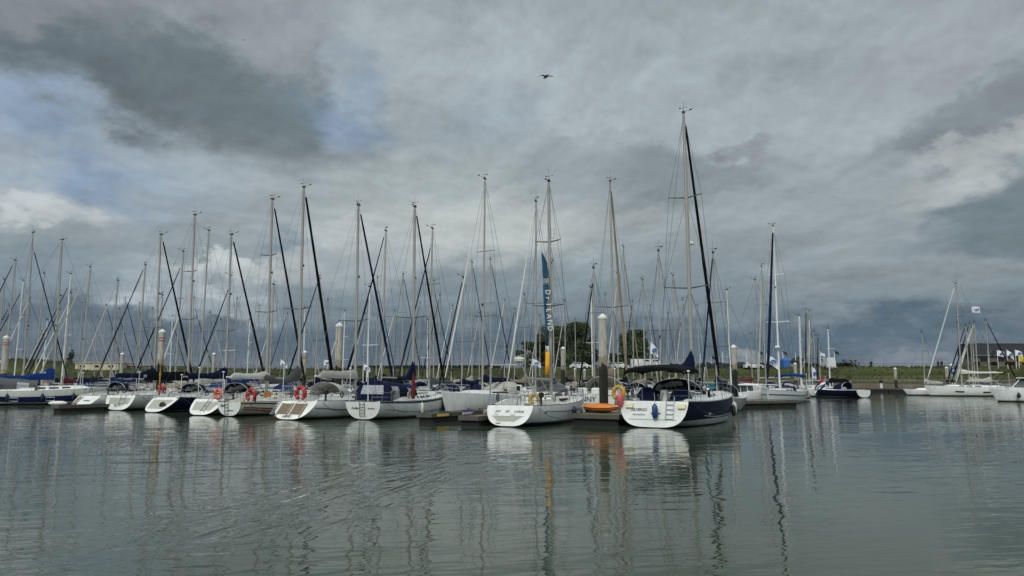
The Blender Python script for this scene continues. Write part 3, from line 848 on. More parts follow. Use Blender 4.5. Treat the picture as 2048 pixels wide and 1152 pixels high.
        for t_ in (.16, .24):
            q = h.pt(t_, 0, -.05, -1 if t_ < .2 else 1) + Vector((0, 0, .42)); mb = MB()
            for w_ in range(3): mb.path([q + Vector((.03 * w_, .13 * cos(k_ * pi / 5), .19 * sin(k_ * pi / 5) * (1 + .1 * w_))) for k_ in range(10)], .017, 4, closed=True)
            mb.build('rope_coil', ROPE if R_.random() < .5 else NBLUE, root)
        for s_ in (1, -1):
            mb = MB(); pts_ = []
            for k_ in (.12, .3, .5, .68):
                w, y, z, _ = cp(k_, 1); pts_.append((s_ * w * .88, y, z + .1))
            mb.path(pts_, .018, 4)
            for p_ in pts_: mb.tube(p_, (p_[0], p_[1], p_[2] - .1), .015, n=4)
            mb.build('grab_rail', mat('teak_rail', (110, 76, 46), .6, var=.2), cr)
            w, y, z, _ = cp(.72, 1); mb = MB(); mb.lathe([(.06, 0), (.05, .12), (.09, .16), (.09, .22), (.02, .25)], (s_ * w * .5, y + .1, z), 8); mb.build('vent', WHITE, cr)
        w, y, z, _ = cp(.35, 1); mb = MB(); mb.box((R_.uniform(-.3, .3), y, z + .12), (.5, .8, .16), R_.uniform(-.3, .3), .05); mb.build('deck_bag', R_.choice([NAVY, GREY, BLUE, BLACK]), cr, smooth=False)
        mb = MB(); rr_ = [tuple(mpt(0) + Vector((R_.uniform(-.3, .3), -mr_ - .1 - .35 * k_, .05))) for k_ in range(5)]; mb.path(rr_, .02, 4); mb.build('halyard_tail', ROPE, cr)
        for dx_ in (-.03, .05):
            mb = MB(); mb.path([mpt(.02) + Vector((dx_, -mr_ - .02, 0)), mpt(.5) + Vector((dx_ * 4, -mr_ - .06, 0)), mpt(.98) + Vector((dx_, -mr_, 0))], .006, 4); mb.build('halyard', ROPE, ms)
        for sg_ in (1, -1):
            q = h.pt(.05, 0, -.08, sg_); mb = MB(); mb.path([q, q + Vector((sg_ * .5, .5, -.55)), q + Vector((sg_ * 1.0, 1.3, -.75))], .016, 4); mb.build('mooring_line', mat('dark_mooring_rope', (52, 52, 50), .9), root)
        if not tent:
            mb = MB(); mb.path([(0, .1 * L + .1, h.zs(.1) - .1), (0, .1 * L + .35, h.zs(.1) + .42), (0, .1 * L + 1.2, h.zs(.1) + .5)], .03, 6); mb.build('tiller', mat('teak_rail', (110, 76, 46), .6), root)
    if wheel:
        c = Vector((0, .16 * L, h.zs(.16) + .35)); mb = MB(); R0 = wheel
        mb.path([c + Vector((R0 * cos(2 * pi * k / 24), 0, R0 * sin(2 * pi * k / 24))) for k in range(24)], .018, 5, closed=True)
        for k in range(6): mb.tube(c, c + Vector((R0 * cos(pi * k / 3), 0, R0 * sin(pi * k / 3))), .01, n=4)
        mb.build('steering_wheel', STEEL, root)
        mb = MB(); mb.box(c + Vector((0, .2, -.35)), (.3, .25, 1.0), 0, .05); mb.build('binnacle', WHITE, root)
    root['_h'] = 0
    del root['_h']; del root['_L']
    root_h[root.name] = h
    return root
root_h = {}

# ------------------------------------------------------------------ berths
RH = radians(30)
NX, NY = sin(RH), cos(RH)
def W(root, p):
    a = root.rotation_euler.z
    return Vector((root.location.x + p[0] * cos(a) - p[1] * sin(a), root.location.y + p[0] * sin(a) + p[1] * cos(a), root.location.z + p[2]))
def front(us, vs, ub, ut, vt, m, **kw):
    """boat whose stern is at photo pixel (us, vs); heading found so that the mast stands over pixel ub"""
    g = ground(us, vs); best = None
    for i in range(-10, 121):
        ph = radians(i * .5 + 5); x = g.x + m * sin(ph); y = g.y + m * cos(ph)
        u = 1024 + (x / y) * 1.0 * F_PX * (cos(PITCH) + .13 * sin(PITCH))
        if best is None or abs(u - ub) < best[0]: best = (abs(u - ub), ph, y)
    ph = best[1]; Y = best[2]; H = at(ut, vt, Y).z
    return sailboat((g.x, g.y), ph, mast=m, H=H, **kw)

GRP = 'sailing boats moored stern out in the front berths'
hull_silver = banded('navy_hull_paint', [(-2, (20, 22, 26)), (.05, (186, 190, 192)), (.36, (10, 24, 48))], rough=.3, spec=.04, coat=0.0, var=.25)
hull_navy2 = banded('dark_navy_hull_paint', [(-2, (18, 18, 24)), (.07, (150, 152, 160)), (.1, (14, 18, 44))], rough=.25, spec=.25, coat=0.0, var=.25)
def whull(nm, boot, c=(228, 229, 226), z=.10, a=(-2, (24, 24, 26)), z0=.04, c1=None):
    return banded(nm, [a, (z0, boot), (z, (170, 166, 146)), (z + .05, c)], rough=.34, var=.2, coat=.15, noise_edge=.05)
hull_w1 = whull('white_hull_black_boot', (26, 28, 32))
hull_w2 = whull('white_hull_navy_boot', (26, 36, 70), z=.16)
hull_w3 = whull('white_hull_grey_boot', (120, 122, 124), (216, 217, 214), .12)
hull_w4 = whull('ivory_hull', (40, 40, 44), (214, 208, 190), .1)
hull_g = whull('grey_hull', (40, 42, 44), (150, 152, 150), .1)
S = {}
S[1] = front(1304, 856, 1386, 1371, 228, 7.0, name='sailing_yacht', L=13.2, B=4.35, F=1.38, seed=1, hullmat=hull_silver,
    label='large navy hulled yacht with white stern and black bimini, tallest mast', group=None, cover='navy', ch=(1.6, .5), boomz=1.55, hood='black', hoodw=1.5, hoodh=1.12,
    bimini='black', sail='black', sailr=.1, hullkw=dict(stw=.86, rake=.35, ex=.5, zk0=.04), spr=(.42, .715), sprw=(1.45, 1.05), mastr=.115, radar=10.9,
    stripes=[(.30, .315, .2, .98, TEXTW)])
S[2] = front(1013, 854, 1102, 1096, 364, 6.0, name='sailing_yacht', L=10.8, B=3.5, F=1.12, seed=2, hullmat=hull_w2,
    label='white yacht with a banner at its mast, steering wheel and stern lettering', cover=None, hood=None, sail=None, wheel=.5, hullkw=dict(stw=.78, rake=.45, ex=.6),
    spr=(.47, .74), sprw=(1.05, .85), mastr=.1, stripes=[(.13, .15, .15, .95, mat('grey_stripe', (120, 122, 128), .5))], boomz=1.35)
S[3] = front(727, 840, 826, 832, 415, 6.1, name='sailing_yacht', L=11.3, B=3.5, F=1.12, seed=3, hullmat=hull_w1,
    label='white yacht wrapped in a navy cockpit tent with two clear windows', cover='navy', ch=(1.5, .25), coverlen=.55, tent='navy', hood=None, sail='black', sailr=.075,
    hullkw=dict(stw=.72, rake=-.12, ex=.72), spr=(.46,), sprw=(1.2,), stripes=[(.0, .04, .0, .99, mat('navy_stripe', (24, 30, 60), .5)), (.28, .295, .05, .8, mat('navy_stripe', (24, 30, 60), .5))], boomz=1.4)
S[4] = front(574, 840, 711, 719, 412, 6.8, name='sailing_yacht', L=12, B=3.8, F=1.15, seed=4, hullmat=hull_w1,
    label='white yacht with brown slatted board on its stern and a red horseshoe lifebuoy', cover='lgrey', ch=(.7, .5), hood='lgrey', hoodh=1.1, hoodw=1.3, sail='navy',
    hullkw=dict(stw=.80, rake=1.0, ex=.62), spr=(.44,), sprw=(1.3,), stripes=[(.22, .26, .02, .97, mat('grey_stripe', (120, 122, 128), .5))], boomz=1.45)
S[5] = front(458, 833, 597, 606, 376, 6.9, name='sailing_yacht', L=11.6, B=3.3, F=.96, seed=5, hullmat=hull_w4, deckm=CREAM,
    label='cream yacht with two red hull stripes and sagging dark grey sail cover', cover='grey', ch=(1.15, .42), cdroop=.28, hood=None, sail='black', sailr=.11,
    hullkw=dict(stw=.62, rake=-.05, ex=.75), spr=(.45,), sprw=(1.35,), mastr=.11,
    stripes=[(.02, .07, .0, .99, mat('black_stripe', (40, 42, 44), .5)), (.22, .27, .02, .9, mat('red_stripe', (150, 24, 34), .5)), (.32, .38, .02, .9, mat('red_stripe', (150, 24, 34), .5))], boomz=1.55)
S[6] = front(397, 831, 533, 536, 400, 6.6, name='sailing_yacht', L=11.6, B=3.6, F=1.1, seed=6, hullmat=hull_g,
    label='grey hulled yacht with white open stern and faded round lifebuoy', cover='white', ch=(.65, .42), hood='black', sail='black', hoodh=1.05,
    hullkw=dict(stw=.78, rake=1.0, ex=.62), spr=(.46, .73), sprw=(1.1, .8), boomz=1.45, mastr=.1)
S[7] = front(303, 825, 452, 459, 470, 7.0, name='sailing_yacht', L=12, B=3.7, F=1.12, seed=7, hullmat=hull_navy2,
    label='dark navy hulled yacht with scooped white stern and navy sail cover', cover='navy', ch=(1.1, .42), hood='navy', sail='black',
    hullkw=dict(stw=.76, rake=1.3, ex=.62), spr=(.44,), sprw=(1.2,), boomz=1.45)
S[8] = front(232, 821, 376, 383, 431, 6.9, name='sailing_yacht', L=12, B=3.9, F=1.2, seed=8, hullmat=hull_w3,
    label='white yacht with rounded full stern and thick black lettered sail cover', cover='black', ch=(.85, .75), hood=None, sail=None,
    hullkw=dict(stw=.84, rake=.4, ex=.6), spr=(.45, .7), sprw=(1.1, .85), boomz=1.2, boomlen=5.0)
S[9] = front(151, 819, 308, 319, 470, 7.2, name='sailing_yacht', L=12, B=3.6, F=1.1, seed=9, hullmat=hull_w3,
    label='white yacht with three vertical chutes of fender lines on its sloping stern', cover='navy', ch=(1.1, .42), hood='black', hoodh=1.05, sail='black',
    hullkw=dict(stw=.78, rake=1.2, ex=.62), spr=(.45,), sprw=(1.2,), boomz=1.5)
# long centre cockpit yacht lying almost side on at the far left
g10 = at(117, 640, 74.0)
S[10] = sailboat((g10.x - 7.2 * sin(radians(63)), 74.0 - 7.2 * cos(radians(63))), radians(63), mast=7.2, H=at(129, 480, 74).z, name='sailing_yacht', L=13, B=3.9, F=1.35, seed=10,
    hullmat=whull('white_hull_dark_boot', (30, 34, 40), (206, 207, 196), .12), label='white yacht lying side on with broad navy hull band and blue sail cover',
    cover='blue', ch=(1.35, .42), hood=None, tent='grey', sail=None, hullkw=dict(stw=.7, rake=-.2, ex=.62), spr=(.47,), sprw=(1.3,), boomz=1.1, boomlen=6.4,
    stripes=[(.18, .40, .0, .985, mat('navy_band', (20, 28, 74), .35))], coach=(.42, .8, .5))
for k in S:
    if k <= 9: S[k]['group'] = GRP; 

# ---- lettering and fittings that belong to single boats
def tup(root): 
    h = root_h[root.name]; a = h.T(0, .2); b = h.T(0, .9); return (b - a).normalized()
def ttext(k, s, x, z, size, m=TEXTM, shear=0.0, space=1.0):
    r = S[k]; h = root_h[r.name]; return text_mesh(s, size, m, r, h.T(x, z, .025), (1, 0, 0), tup(r), shear=shear, space=space)
def panel(k, pts, m, name, off=.03, th=.03):
    r = S[k]; h = root_h[r.name]; mb = MB(); a = [h.T(x, z, off) for x, z in pts]; b = [h.T(x, z, off - th) for x, z in pts]; n = len(a)
    mb.add(a + b, [tuple(range(n)), tuple(range(2 * n - 1, n - 1, -1))] + [(i, n + i, n + (i + 1) % n, (i + 1) % n) for i in range(n)])
    return mb.build(name, m, r, smooth=False)
def ladder(k, x, z0, z1, w=.34, n=4, off=.07, name='boarding_ladder'):
    r = S[k]; h = root_h[r.name]; mb = MB()
    for s_ in (-w / 2, w / 2): mb.tube(h.T(x + s_, z0, off), h.T(x + s_, z1, off), .02, n=6)
    for i in range(n): 
        z = z0 + (z1 - z0) * (i + .25) / n; mb.tube(h.T(x - w / 2, z, off), h.T(x + w / 2, z, off), .018, n=5)
    return mb.build(name, STEEL, r)
ttext(1, 'ZILVERGO', -.78, .86, .21, shear=.2, space=.9); ttext(1, 'HELLEVOETSLUIS', -.78, .64, .09)
ladder(1, .92, .42, 1.62, .42, 5)
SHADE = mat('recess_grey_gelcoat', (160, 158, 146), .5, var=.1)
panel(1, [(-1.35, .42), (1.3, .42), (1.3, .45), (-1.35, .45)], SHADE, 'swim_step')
panel(1, [(-.12, .78), (.42, .78), (.42, 1.3), (-.12, 1.3)], WHITE, 'stern_gate', .05)
panel(1, [(-.1, .72), (.4, .72), (.4, .78), (-.1, .78)], TEXTM, 'gate_hinge', .045)
for x in (-1.32, 1.55): panel(1, [(x - .2, 1.03), (x + .2, 1.03), (x + .22, 1.24), (x - .22, 1.24)], mat('cream_cushion', (214, 208, 170), .7), 'stern_light_box', .14, .14)
r1 = S[1]; h1 = root_h[r1.name]
for x in (-.95, .95):
    mb = MB(); rg = []
    for i, yy in enumerate((-.16, -.1, .1, .16)):
        k_ = .8 if i in (0, 3) else 1
        rg.append([(x + .62 * k_ * cos(pi * q / 12), 1.9 + yy, 1.28 + .82 * k_ * sin(pi * q / 12)) for q in range(13)])
    mb.loft(rg); mb.build('wheel_cover', NAVY, r1)
text_mesh('ZILVERGO', .15, TEXTW, r1, h1.pt(.27, .27, .02), (0, 1, 0), (0, 0, 1))
mb = MB(); mb.box((0, 2.0, 1.5), (.35, .4, .9), 0, .06); mb.build('cockpit_table', WHITE, r1, smooth=False)

ttext(2, 'JOY', -.68, .75, .18, shear=.25); ttext(2, 'OF', -.12, .75, .18, shear=.25); ttext(2, 'LIVING', .6, .75, .18, shear=.25)
ttext(2, 'V T N', -.75, .61, .09); ttext(2, 'Breskens', .25, .61, .07)
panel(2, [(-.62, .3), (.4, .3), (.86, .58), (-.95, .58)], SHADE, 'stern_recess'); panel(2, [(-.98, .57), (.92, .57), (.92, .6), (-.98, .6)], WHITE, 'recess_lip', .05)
ttext(2, 'Yacht', -.55, .15, .13, shear=.3)
r2 = S[2]; h2 = root_h[r2.name]
mb = MB(); zt = 3.28
mb.tube((-1.25, .45, 1.05), (-1.25, .5, zt), .035, n=8); mb.tube((-1.25, .5, zt), (.55, .6, zt + .02), .03, n=8)
mb.tube((.6, .6, zt), (1.5, 1.1, 1.1), .035, n=8); mb.tube((.55, .6, zt), (.55, .65, zt + .22), .03, n=6)
mb.build('stern_gantry', STEEL, r2)
mb = MB(); mb.lathe([(.1, 0), (.3, .03), (.31, .16), (.24, .24), (.06, .28)], (.45, .65, zt + .18), 14); mb.build('radar_dome', mat('radome_plastic', (196, 192, 178), .5), r2)
mb = MB(); mb.box((-.1, 1.72, 2.02), (.36, .14, .38), 0, .04); o = mb.build('chart_plotter', WHITE, r2, smooth=False)
mb = MB(); mb.box((-.1, 1.645, 2.02), (.24, .02, .26)); mb.build('plotter_screen', DARK, o, smooth=False)
mb = MB(); c = Vector((.15, 6.0, at(1102, 463, 44.3).z)); mb.lathe([(.02, -.34), (.12, -.32), (.12, .32), (.02, .34)], c, 10); mb.build('radar_reflector', ALUW, r2)
text_mesh('TECH', .2, NBLUE, r2, h2.pt(.16, .22, .02), (0, 1, 0), (0, 0, 1), name='hull_lettering')
text_mesh('37', .3, mat('grey_lettering', (120, 124, 130), .5), r2, h2.pt(.42, .22, .02), (0, 1, 0), (0, 0, 1), name='hull_lettering')
for q in ((.5, .6), (.55, .62)):
    pass
mb = MB()
for k_, yy in enumerate((4.6, 5.2, 5.8)): mb.box((.95, yy, 1.33), (.25, .4, .1), .3, .03)
mb.build('deck_bag', BLACK, r2, smooth=False)

ttext(3, 'Dolfijn', -.58, .66, .2, shear=.3); ttext(3, 'Breskens', .6, .67, .14)
ladder(3, -.05, .22, 1.12, .36, 5)
r3 = S[3]; h3 = root_h[r3.name]
text_mesh('Dolfijn', .34, mat('grey_lettering', (120, 124, 130), .5), r3, h3.pt(.62, .42, .02), (0, 1, 0), (0, 0, 1), shear=.3)
mb = MB(); mb.tube((.2, .15, 1.1), (.2, .0, 4.6), .03, n=6); mb.build('wind_generator_pole', ALUW, r3)

ttext(4, 'OLIFKS', -.2, .15, .24, shear=.35)
pm = WOODB
rr4 = S[4]
for i in range(2):
    x0 = -1.15 + i * 1.08
    panel(4, [(x0, .36), (x0 + .98, .36), (x0 + .98, .98), (x0, .98)], mat('slatted_brown_board', (112, 98, 78), .8, var=.4, scale=10, streak=6), 'stern_board', .06, .03)
    for xx in (x0 + .08, x0 + .9): panel(4, [(xx - .04, .2), (xx + .04, .2), (xx + .04, 1.02), (xx - .04, 1.02)], mat('board_strap', (150, 142, 120), .8), 'board_strap', .085, .02)
ladder(4, -1.45, .3, 1.2, .2, 6)
ttext(5, 'Eala', -.55, .64, .3, shear=.35); ttext(5, 'BRESKENS', .15, .36, .11, shear=.2); ladder(5, -.2, .12, 1.2, .3, 5)
mb = MB(); mb.box((.2, 3.35, 1.32), (.7, .06, .5), 0, .02); mb.build('companionway_board', mat('varnished_wood', (150, 96, 36), .35, var=.25, scale=6), S[5], smooth=False)
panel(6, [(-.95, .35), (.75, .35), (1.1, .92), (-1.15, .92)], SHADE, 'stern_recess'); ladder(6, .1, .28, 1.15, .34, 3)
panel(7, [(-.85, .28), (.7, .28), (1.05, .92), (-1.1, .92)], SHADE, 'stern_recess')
mb = MB(); mb.ell(tuple(root_h[S[7].name].T(.5, .5, .02)), (.36, .12, .3), 12, 8); mb.build('stern_locker_door', RUB, S[7])
ttext(8, 'SALTO J', -.05, .34, .24, shear=.3); ttext(8, 'Breskens', -.1, .26, .08); ladder(8, .35, .45, 1.25, .55, 2)
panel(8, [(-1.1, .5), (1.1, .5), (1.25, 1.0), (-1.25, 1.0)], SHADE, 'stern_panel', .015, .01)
ttext(9, 'PAMPA J', .25, .66, .24, shear=.2)
for x in (-1.12, -.92, -.68):
    mb = MB(); h9 = root_h[S[9].name]; mb.path([h9.T(x + .03 * sin(j * 1.7), .12 + j * .1, .05) for j in range(10)], .035, 5); mb.build('fender_line', mat('weathered_rope', (120, 98, 76), .95, var=.5, scale=12), S[9])
text_mesh('IX', .34, TEXTW, S[8], (.2, 2.35, 2.62), (0, 1, 0), (0, 0, 1), name='cover_lettering')
text_mesh('BLUE', .24, TEXTW, S[10], (.16, 6.2, 3.05), (0, 1, 0), (0, 0, 1), name='cover_lettering')
h10 = root_h[S[10].name]
for t in (.32, .55, .75):
    mb = MB(); q0, q1 = .22, .35; dt = .028
    P = [h10.pt(t - dt, q0, .02), h10.pt(t + dt, q0, .02), h10.pt(t + dt, q1, .02), h10.pt(t - dt, q1, .02)]
    mb.path(P, .03, 5, closed=True); mb.build('hull_window', ALUW, S[10])

# ---- fenders, lifebuoys and other loose gear: things of their own
def fender(p, r, ln, m, label, round_=False, group='fenders hanging from the boats'):
    root = empty('fender', p, 0, label, 'fender', group)
    mb = MB()
    if round_: mb.lathe([(.03, ln), (.06, ln * .92), (r * .7, ln * .7), (r, ln * .4), (r * .9, ln * .18), (r * .5, .02), (.02, 0)], n=14)
    else: mb.lathe([(.03, 0), (r * .6, .02), (r, ln * .18), (r, ln * .8), (r * .55, ln * .93), (.035, ln)], n=12)
    mb.build('fender_body', m, root)
    mb = MB(); mb.path([(0, 0, ln), (.01, .02, ln + .3), (0, .1, ln + .55)], .012, 4); mb.build('fender_rope', ROPE, root)
    return root
fender(W(r1, h1.T(.2, .48, .18)), .15, .78, mat('blue_fender_vinyl', (22, 62, 110), .4), 'long blue fender hanging on the stern of the navy yacht')
fender(W(S[6], (1.62, 1.6, .3)), .3, .75, NBLUE, 'round navy buoy fender beside the grey hulled yacht stern', True)
fender(W(S[4], (1.95, 7.6, .0)), .17, .95, RUB, 'black fender on the side of the red lifebuoy yacht')
fender(W(S[4], (1.75, 9.0, .1)), .22, .7, WFEND, 'white fender near the bow of the red lifebuoy yacht')
fender(W(S[7], (1.75, 2.6, .35)), .26, .6, NBLUE, 'round navy buoy fender against the dark navy hull', True)
for i, t in enumerate((.28, .5, .7)):
    q = h10.pt(t, .3, .17); fender(W(S[10], (q.x, q.y, .35)), .14, .75, NBLUE, ['leftmost of three navy fenders on the side on yacht', 'middle of three navy fenders on the side on yacht', 'rightmost of three navy fenders on the side on yacht'][i])
fender(W(r1, (1.05, 12.2, .25)), .18, .8, WFEND, 'white fender by the bow of the navy yacht')

def lifebuoy(p, rz, R_, r, m, label, gap=False, name='lifebuoy', tilt=0):
    root = empty(name, p, rz, label, 'lifebuoy')
    mb = MB(); n = 22
    if gap:
        pts = [(R_ * cos(radians(-65) + radians(310) * i / n), 0, R_ * 1.1 * sin(radians(-65) + radians(310) * i / n)) for i in range(n + 1)]
        mb.path(pts, [r * .7] + [r] * (n - 1) + [r * .7], 9)
    else: mb.path([(R_ * cos(2 * pi * i / n), 0, R_ * sin(2 * pi * i / n)) for i in range(n)], r, 9, closed=True)
    mb.build('ring', m, root)
    for a in (45, 135, 225, 315):
        mb = MB(); a = radians(a); c = Vector((R_ * cos(a), 0, R_ * sin(a))); mb.path([c + Vector((cos(a) * (r + .008) * cos(q), (r + .008) * sin(q), sin(a) * (r + .008) * cos(q))) for q in [k * pi / 4 for k in range(8)]], .018, 4, closed=True)
        mb.build('strap', mat('pale_strap', (200, 190, 180), .7), root)
    return root
def lb(k, loc, *a, **kw): return lifebuoy(W(S[k], loc), S[k].rotation_euler.z, *a, **kw)
lb(1, (-1.95, .25, 1.78), .3, .115, YELL, 'yellow horseshoe lifebuoy on the stern rail of the navy yacht', gap=True)
root = empty('marker_float', W(r1, (-1.8, .1, 1.1)), 0, 'faded pink marker float under the yellow lifebuoy', 'float')
mb = MB(); mb.lathe([(.02, -.1), (.1, 0), (.17, .3), (.16, .55), (.05, .7), (.02, .8)], n=10); mb.build('float_body', mat('pink_plastic', (206, 84, 98), .5), root)
mb = MB(); mb.path([(0, 0, .8), (-.05, 0, 1.3), (-.15, 0, 2.0)], .015, 4); mb.build('float_line', ROPE, root)
lb(2, (.95, 1.5, 1.42), .25, .12, YELL, 'yellow horseshoe lifebuoy in the cockpit beside the steering wheel', gap=True)
lb(4, (.35, .75, 1.62), .33, .13, RED, 'bright red horseshoe lifebuoy above the brown stern board', gap=True)
lb(5, (1.0, .9, 1.42), .34, .12, RED, 'red horseshoe lifebuoy on the cream striped yacht', gap=True)
lb(6, (1.15, .55, 1.48), .3, .115, SALMON, 'faded pinkish round lifebuoy on the grey hulled yacht')
lb(7, (-.35, 1.0, 1.75), .26, .11, RED, 'small red horseshoe lifebuoy on the dark navy yacht stern', gap=True)
root = empty('rolled_flag', W(S[7], (-.3, .8, 1.6)), 0, 'yellow rolled flag on a staff above the small red lifebuoy', 'flag')
mb = MB(); mb.lathe([(.02, 0), (.03, .3), (.06, 1.1), (.08, 1.3), (.03, 1.5), (.02, 2.2)], n=8); mb.build('flag_roll', mat('mustard_cloth', (170, 130, 50), .8, var=.3), root)

root = empty('rolled_flag', W(S[3], (1.55, 3.4, 1.2)), 0, 'dark red rolled cloth hanging beside the navy cockpit tent', 'flag')

mb = MB(); mb.lathe([(.02, 0), (.13, .1), (.16, .7), (.08, 1.4), (.02, 1.75)], n=9); mb.build('flag_roll', mat('dark_red_cloth', (96, 22, 30), .85, var=.3), root)

# banner hoisted beside the mast of the white yacht
def banner():
    M_ = at(1096, 640, 44.6); Y = 44.35
    pts = [(505, 1083, 1083.6), (512, 1083.3, 1088), (525, 1084, 1094), (545, 1085, 1096.5), (570, 1086, 1097), (590, 1086.5, 1096.5), (610, 1087.5, 1094.5), (630, 1089, 1096), (645, 1090.5, 1098.5), (660, 1091, 1097),
           (663, 1092, 1095), (680, 1091, 1094), (694, 1091, 1098), (710, 1090.8, 1099.4), (730, 1090.5, 1099.4), (750, 1090.5, 1099)]
    root = empty('banner', at(1095, 750, Y), 0, 'tall narrow teal banner with yellow foot hoisted beside the mast', 'banner')
    o0 = root.location
    def seg(v0, v1, m, name):
        rg = []
        vs = [v0] + [p[0] for p in pts if v0 < p[0] < v1] + [v1]
        for v in vs:
            for (va, la, ra), (vb, lb_, rb) in zip(pts, pts[1:]):
                if va <= v <= vb:
                    t = (v - va) / (vb - va); l = la + (lb_ - la) * t; r = ra + (rb - ra) * t; break
            row = []
            for i in range(5):
                u = l + (r - l) * i / 4; q = at(u, v, Y) - o0; row.append((q.x, .07 * sin(v * .09 + i * .9), q.z))
            rg.append(row)
        mb = MB(); mb.loft(rg, close_ring=False, caps=False); me = mb.build(name, m, root)
        sol = me.modifiers.new('thickness', 'SOLIDIFY'); sol.thickness = .01
    seg(505, 692, mat('banner_teal', (16, 70, 96), .7, var=.15), 'banner_field')
    seg(692, 704, mat('banner_white', (208, 210, 206), .7), 'banner_band')
    seg(704, 750, mat('banner_yellow', (224, 160, 22), .7), 'banner_foot')
    o = Vector((0, 0, 0)); z = at(1093, 586, Y) - o0
    for i, ch_ in enumerate('DrILAND'):
        q = at(1091 + i * .6 + (1 if i > 4 else 0), 585 + i * 12.0, Y) - o0
        text_mesh(ch_, .42, TEXTW, root, (q.x, -.13, q.z), (0, 0, -1), (1, 0, 0), name='banner_lettering')
    q = at(1091.8, 563, Y) - o0; mb = MB()
    for a in range(3):
        for s_ in (-1, 1): mb.tube((q.x, -.12, q.z - .13 + a * .09), (q.x + s_ * .12, -.12, q.z - .03 + a * .09), .018, n=4)
    mb.path([(q.x - .15, -.12, q.z - .18), (q.x + .15, -.12, q.z - .18), (q.x + .15, -.12, q.z + .18), (q.x - .15, -.12, q.z + .18)], .016, 4, closed=True)
    mb.build('banner_emblem', TEXTW, root)
banner()

# ------------------------------------------------------------------ the yacht bow-on at the right
def facing(ub, vb, Yb, um, vtop, ang, m, L, **kw):
    """boat placed by its mast: heading ang, mast m from stern"""
    X = at(um, 740, Yb).x; H = at(um, vtop, Yb).z
    # masthead pixel column may differ from base because of the pitch of the camera; use base column
    st = (X - m * sin(ang), Yb - m * cos(ang))
    return sailboat(st, ang, L=L, mast=m, H=H, **kw)
S[11] = facing(0, 0, 77.0, 1558, 452, radians(214), 6.4, 11.4, name='sailing_yacht', B=3.7, F=1.15, seed=11,
    hullmat=banded('pale_grey_hull', [(-2, (30, 40, 66)), (.10, (206, 208, 206)), (.14, (40, 52, 84)), (.22, (200, 204, 203))], rough=.3, var=.05, coat=.2),
    label='pale grey yacht bow on at the dock end with navy rolled headsail', cover=None, hood='navy', sail='navy', sailr=.13, mastm=ALUW, hullkw=dict(stw=.8, rake=.3, ex=.5, bowrake=.3),
    spr=(.45, .72), sprw=(1.2, .9), radar=5.8, bimini='blue', stripes=[(.12, .16, .0, .99, mat('teal_stripe', (40, 84, 84), .4))])
S[11]['group'] = 'sailing boats around the open end of the docks'

# ------------------------------------------------------------------ docks and piles
DOCKM = mat('weathered_dock_timber', (112, 104, 88), .9, var=.45, scale=5, bump=.5, bscale=12)
DOCKE = mat('dock_edge_beam', (82, 80, 72), .85, var=.35, scale=2, streak=.3)
FLOAT = mat('dock_float', (18, 18, 20), .8, var=.3)
def dock(p0, p1, w, z, label, name='pontoon', nf=3, marks=()):
    p0 = Vector(p0); p1 = Vector(p1); d = p1 - p0; ln = d.length; rz = atan2(d.y, d.x)
    root = empty(name, (p0.x, p0.y, 0), rz, label, 'pontoon')
    mb = MB(); n = int(ln / .42) + 1
    for i in range(n): mb.box((ln * (i + .5) / n, 0, z), (ln / n - .03, w - .16, .05))
    mb.build('deck_boards', DOCKM, root, smooth=False)
    mb = MB()
    for s_ in (-1, 1): mb.box((ln / 2, s_ * (w / 2 - .05), z - .06), (ln, .1, .24))
    for s_ in (-.05, ln + .05): mb.box((s_, 0, z - .06), (.1, w, .24))
    mb.build('edge_beam', DOCKE, root, smooth=False)
    mb = MB(); k = max(1, int(ln / 3.2))
    for i in range(k): mb.box((ln * (i + .5) / k, 0, z / 2 - .17), (ln / k * .97, w * .92, z * .95), 0, .05)
    mb.build('float', FLOAT, root, smooth=False)
    mb = MB()
    for i in range(max(1, int(ln / 4))):
        for s_ in (-1, 1):
            x = 1.2 + i * 4; y = s_ * (w / 2 - .12)
            if x < ln: mb.box((x, y, z + .09), (.05, .06, .1)); mb.box((x, y, z + .15), (.26, .05, .04))
    mb.build('mooring_cleat', ALUD, root, smooth=False)
    for (x, s_, c) in marks:
        mb = MB(); mb.box((x, s_ * (w / 2 + .02), z + .06), (1.1, .06, .08)); mb.build('edge_pad', MATS.get(c[0]) or mat(c[0], c[1], .6), root, smooth=False)
        mb = MB(); mb.box((x, s_ * (w / 2 + .02), z - .06), (1.1, .05, .16)); mb.build('edge_pad', MATS.get(c[2]) or mat(c[2], c[3], .6), root, smooth=False)
    return root
nn = Vector((NX, NY, 0)); rr = Vector((-NY, NX, 0))
def along(u, v, ln, z=.0): a = ground(u, v); return a, a + nn * ln
PB = ('pad_blue', (40, 110, 150), 'pad_yellow', (226, 180, 60)); PB2 = ('pad_violet', (50, 60, 150), 'pad_pale', (206, 190, 200))
a, b = along(850, 846, 12.5); dock(a, b, 1.1, .5, 'narrow finger dock with blue and yellow edge pads beside the tented yacht', marks=((1.0, -1, PB), (3.6, -1, PB2)))
a, b = along(938, 852, 12.5); dock(a, b, 1.3, .48, 'dark finger dock with a beige fender between tented yacht and bannered yacht', marks=((6.5, -1, PB),))
a, b = along(1190, 851, 15); dock(a, b, 2.9, .55, 'wide timber dock end carrying the orange kayak')
a, b = along(112, 824, 7); dock(a, b, 1.1, .45, 'finger dock between side on yacht and the chute-stern yacht')
a, b = along(640, 846, 9); 
a, b = along(500, 834, 9)
a = at(1455, 740, 66); dock((a.x + .3, 66.5, 0), (a.x + 6.2, 69.2, 0), 3.2, .5, 'timber dock end under the pile left of the pale grey yacht')
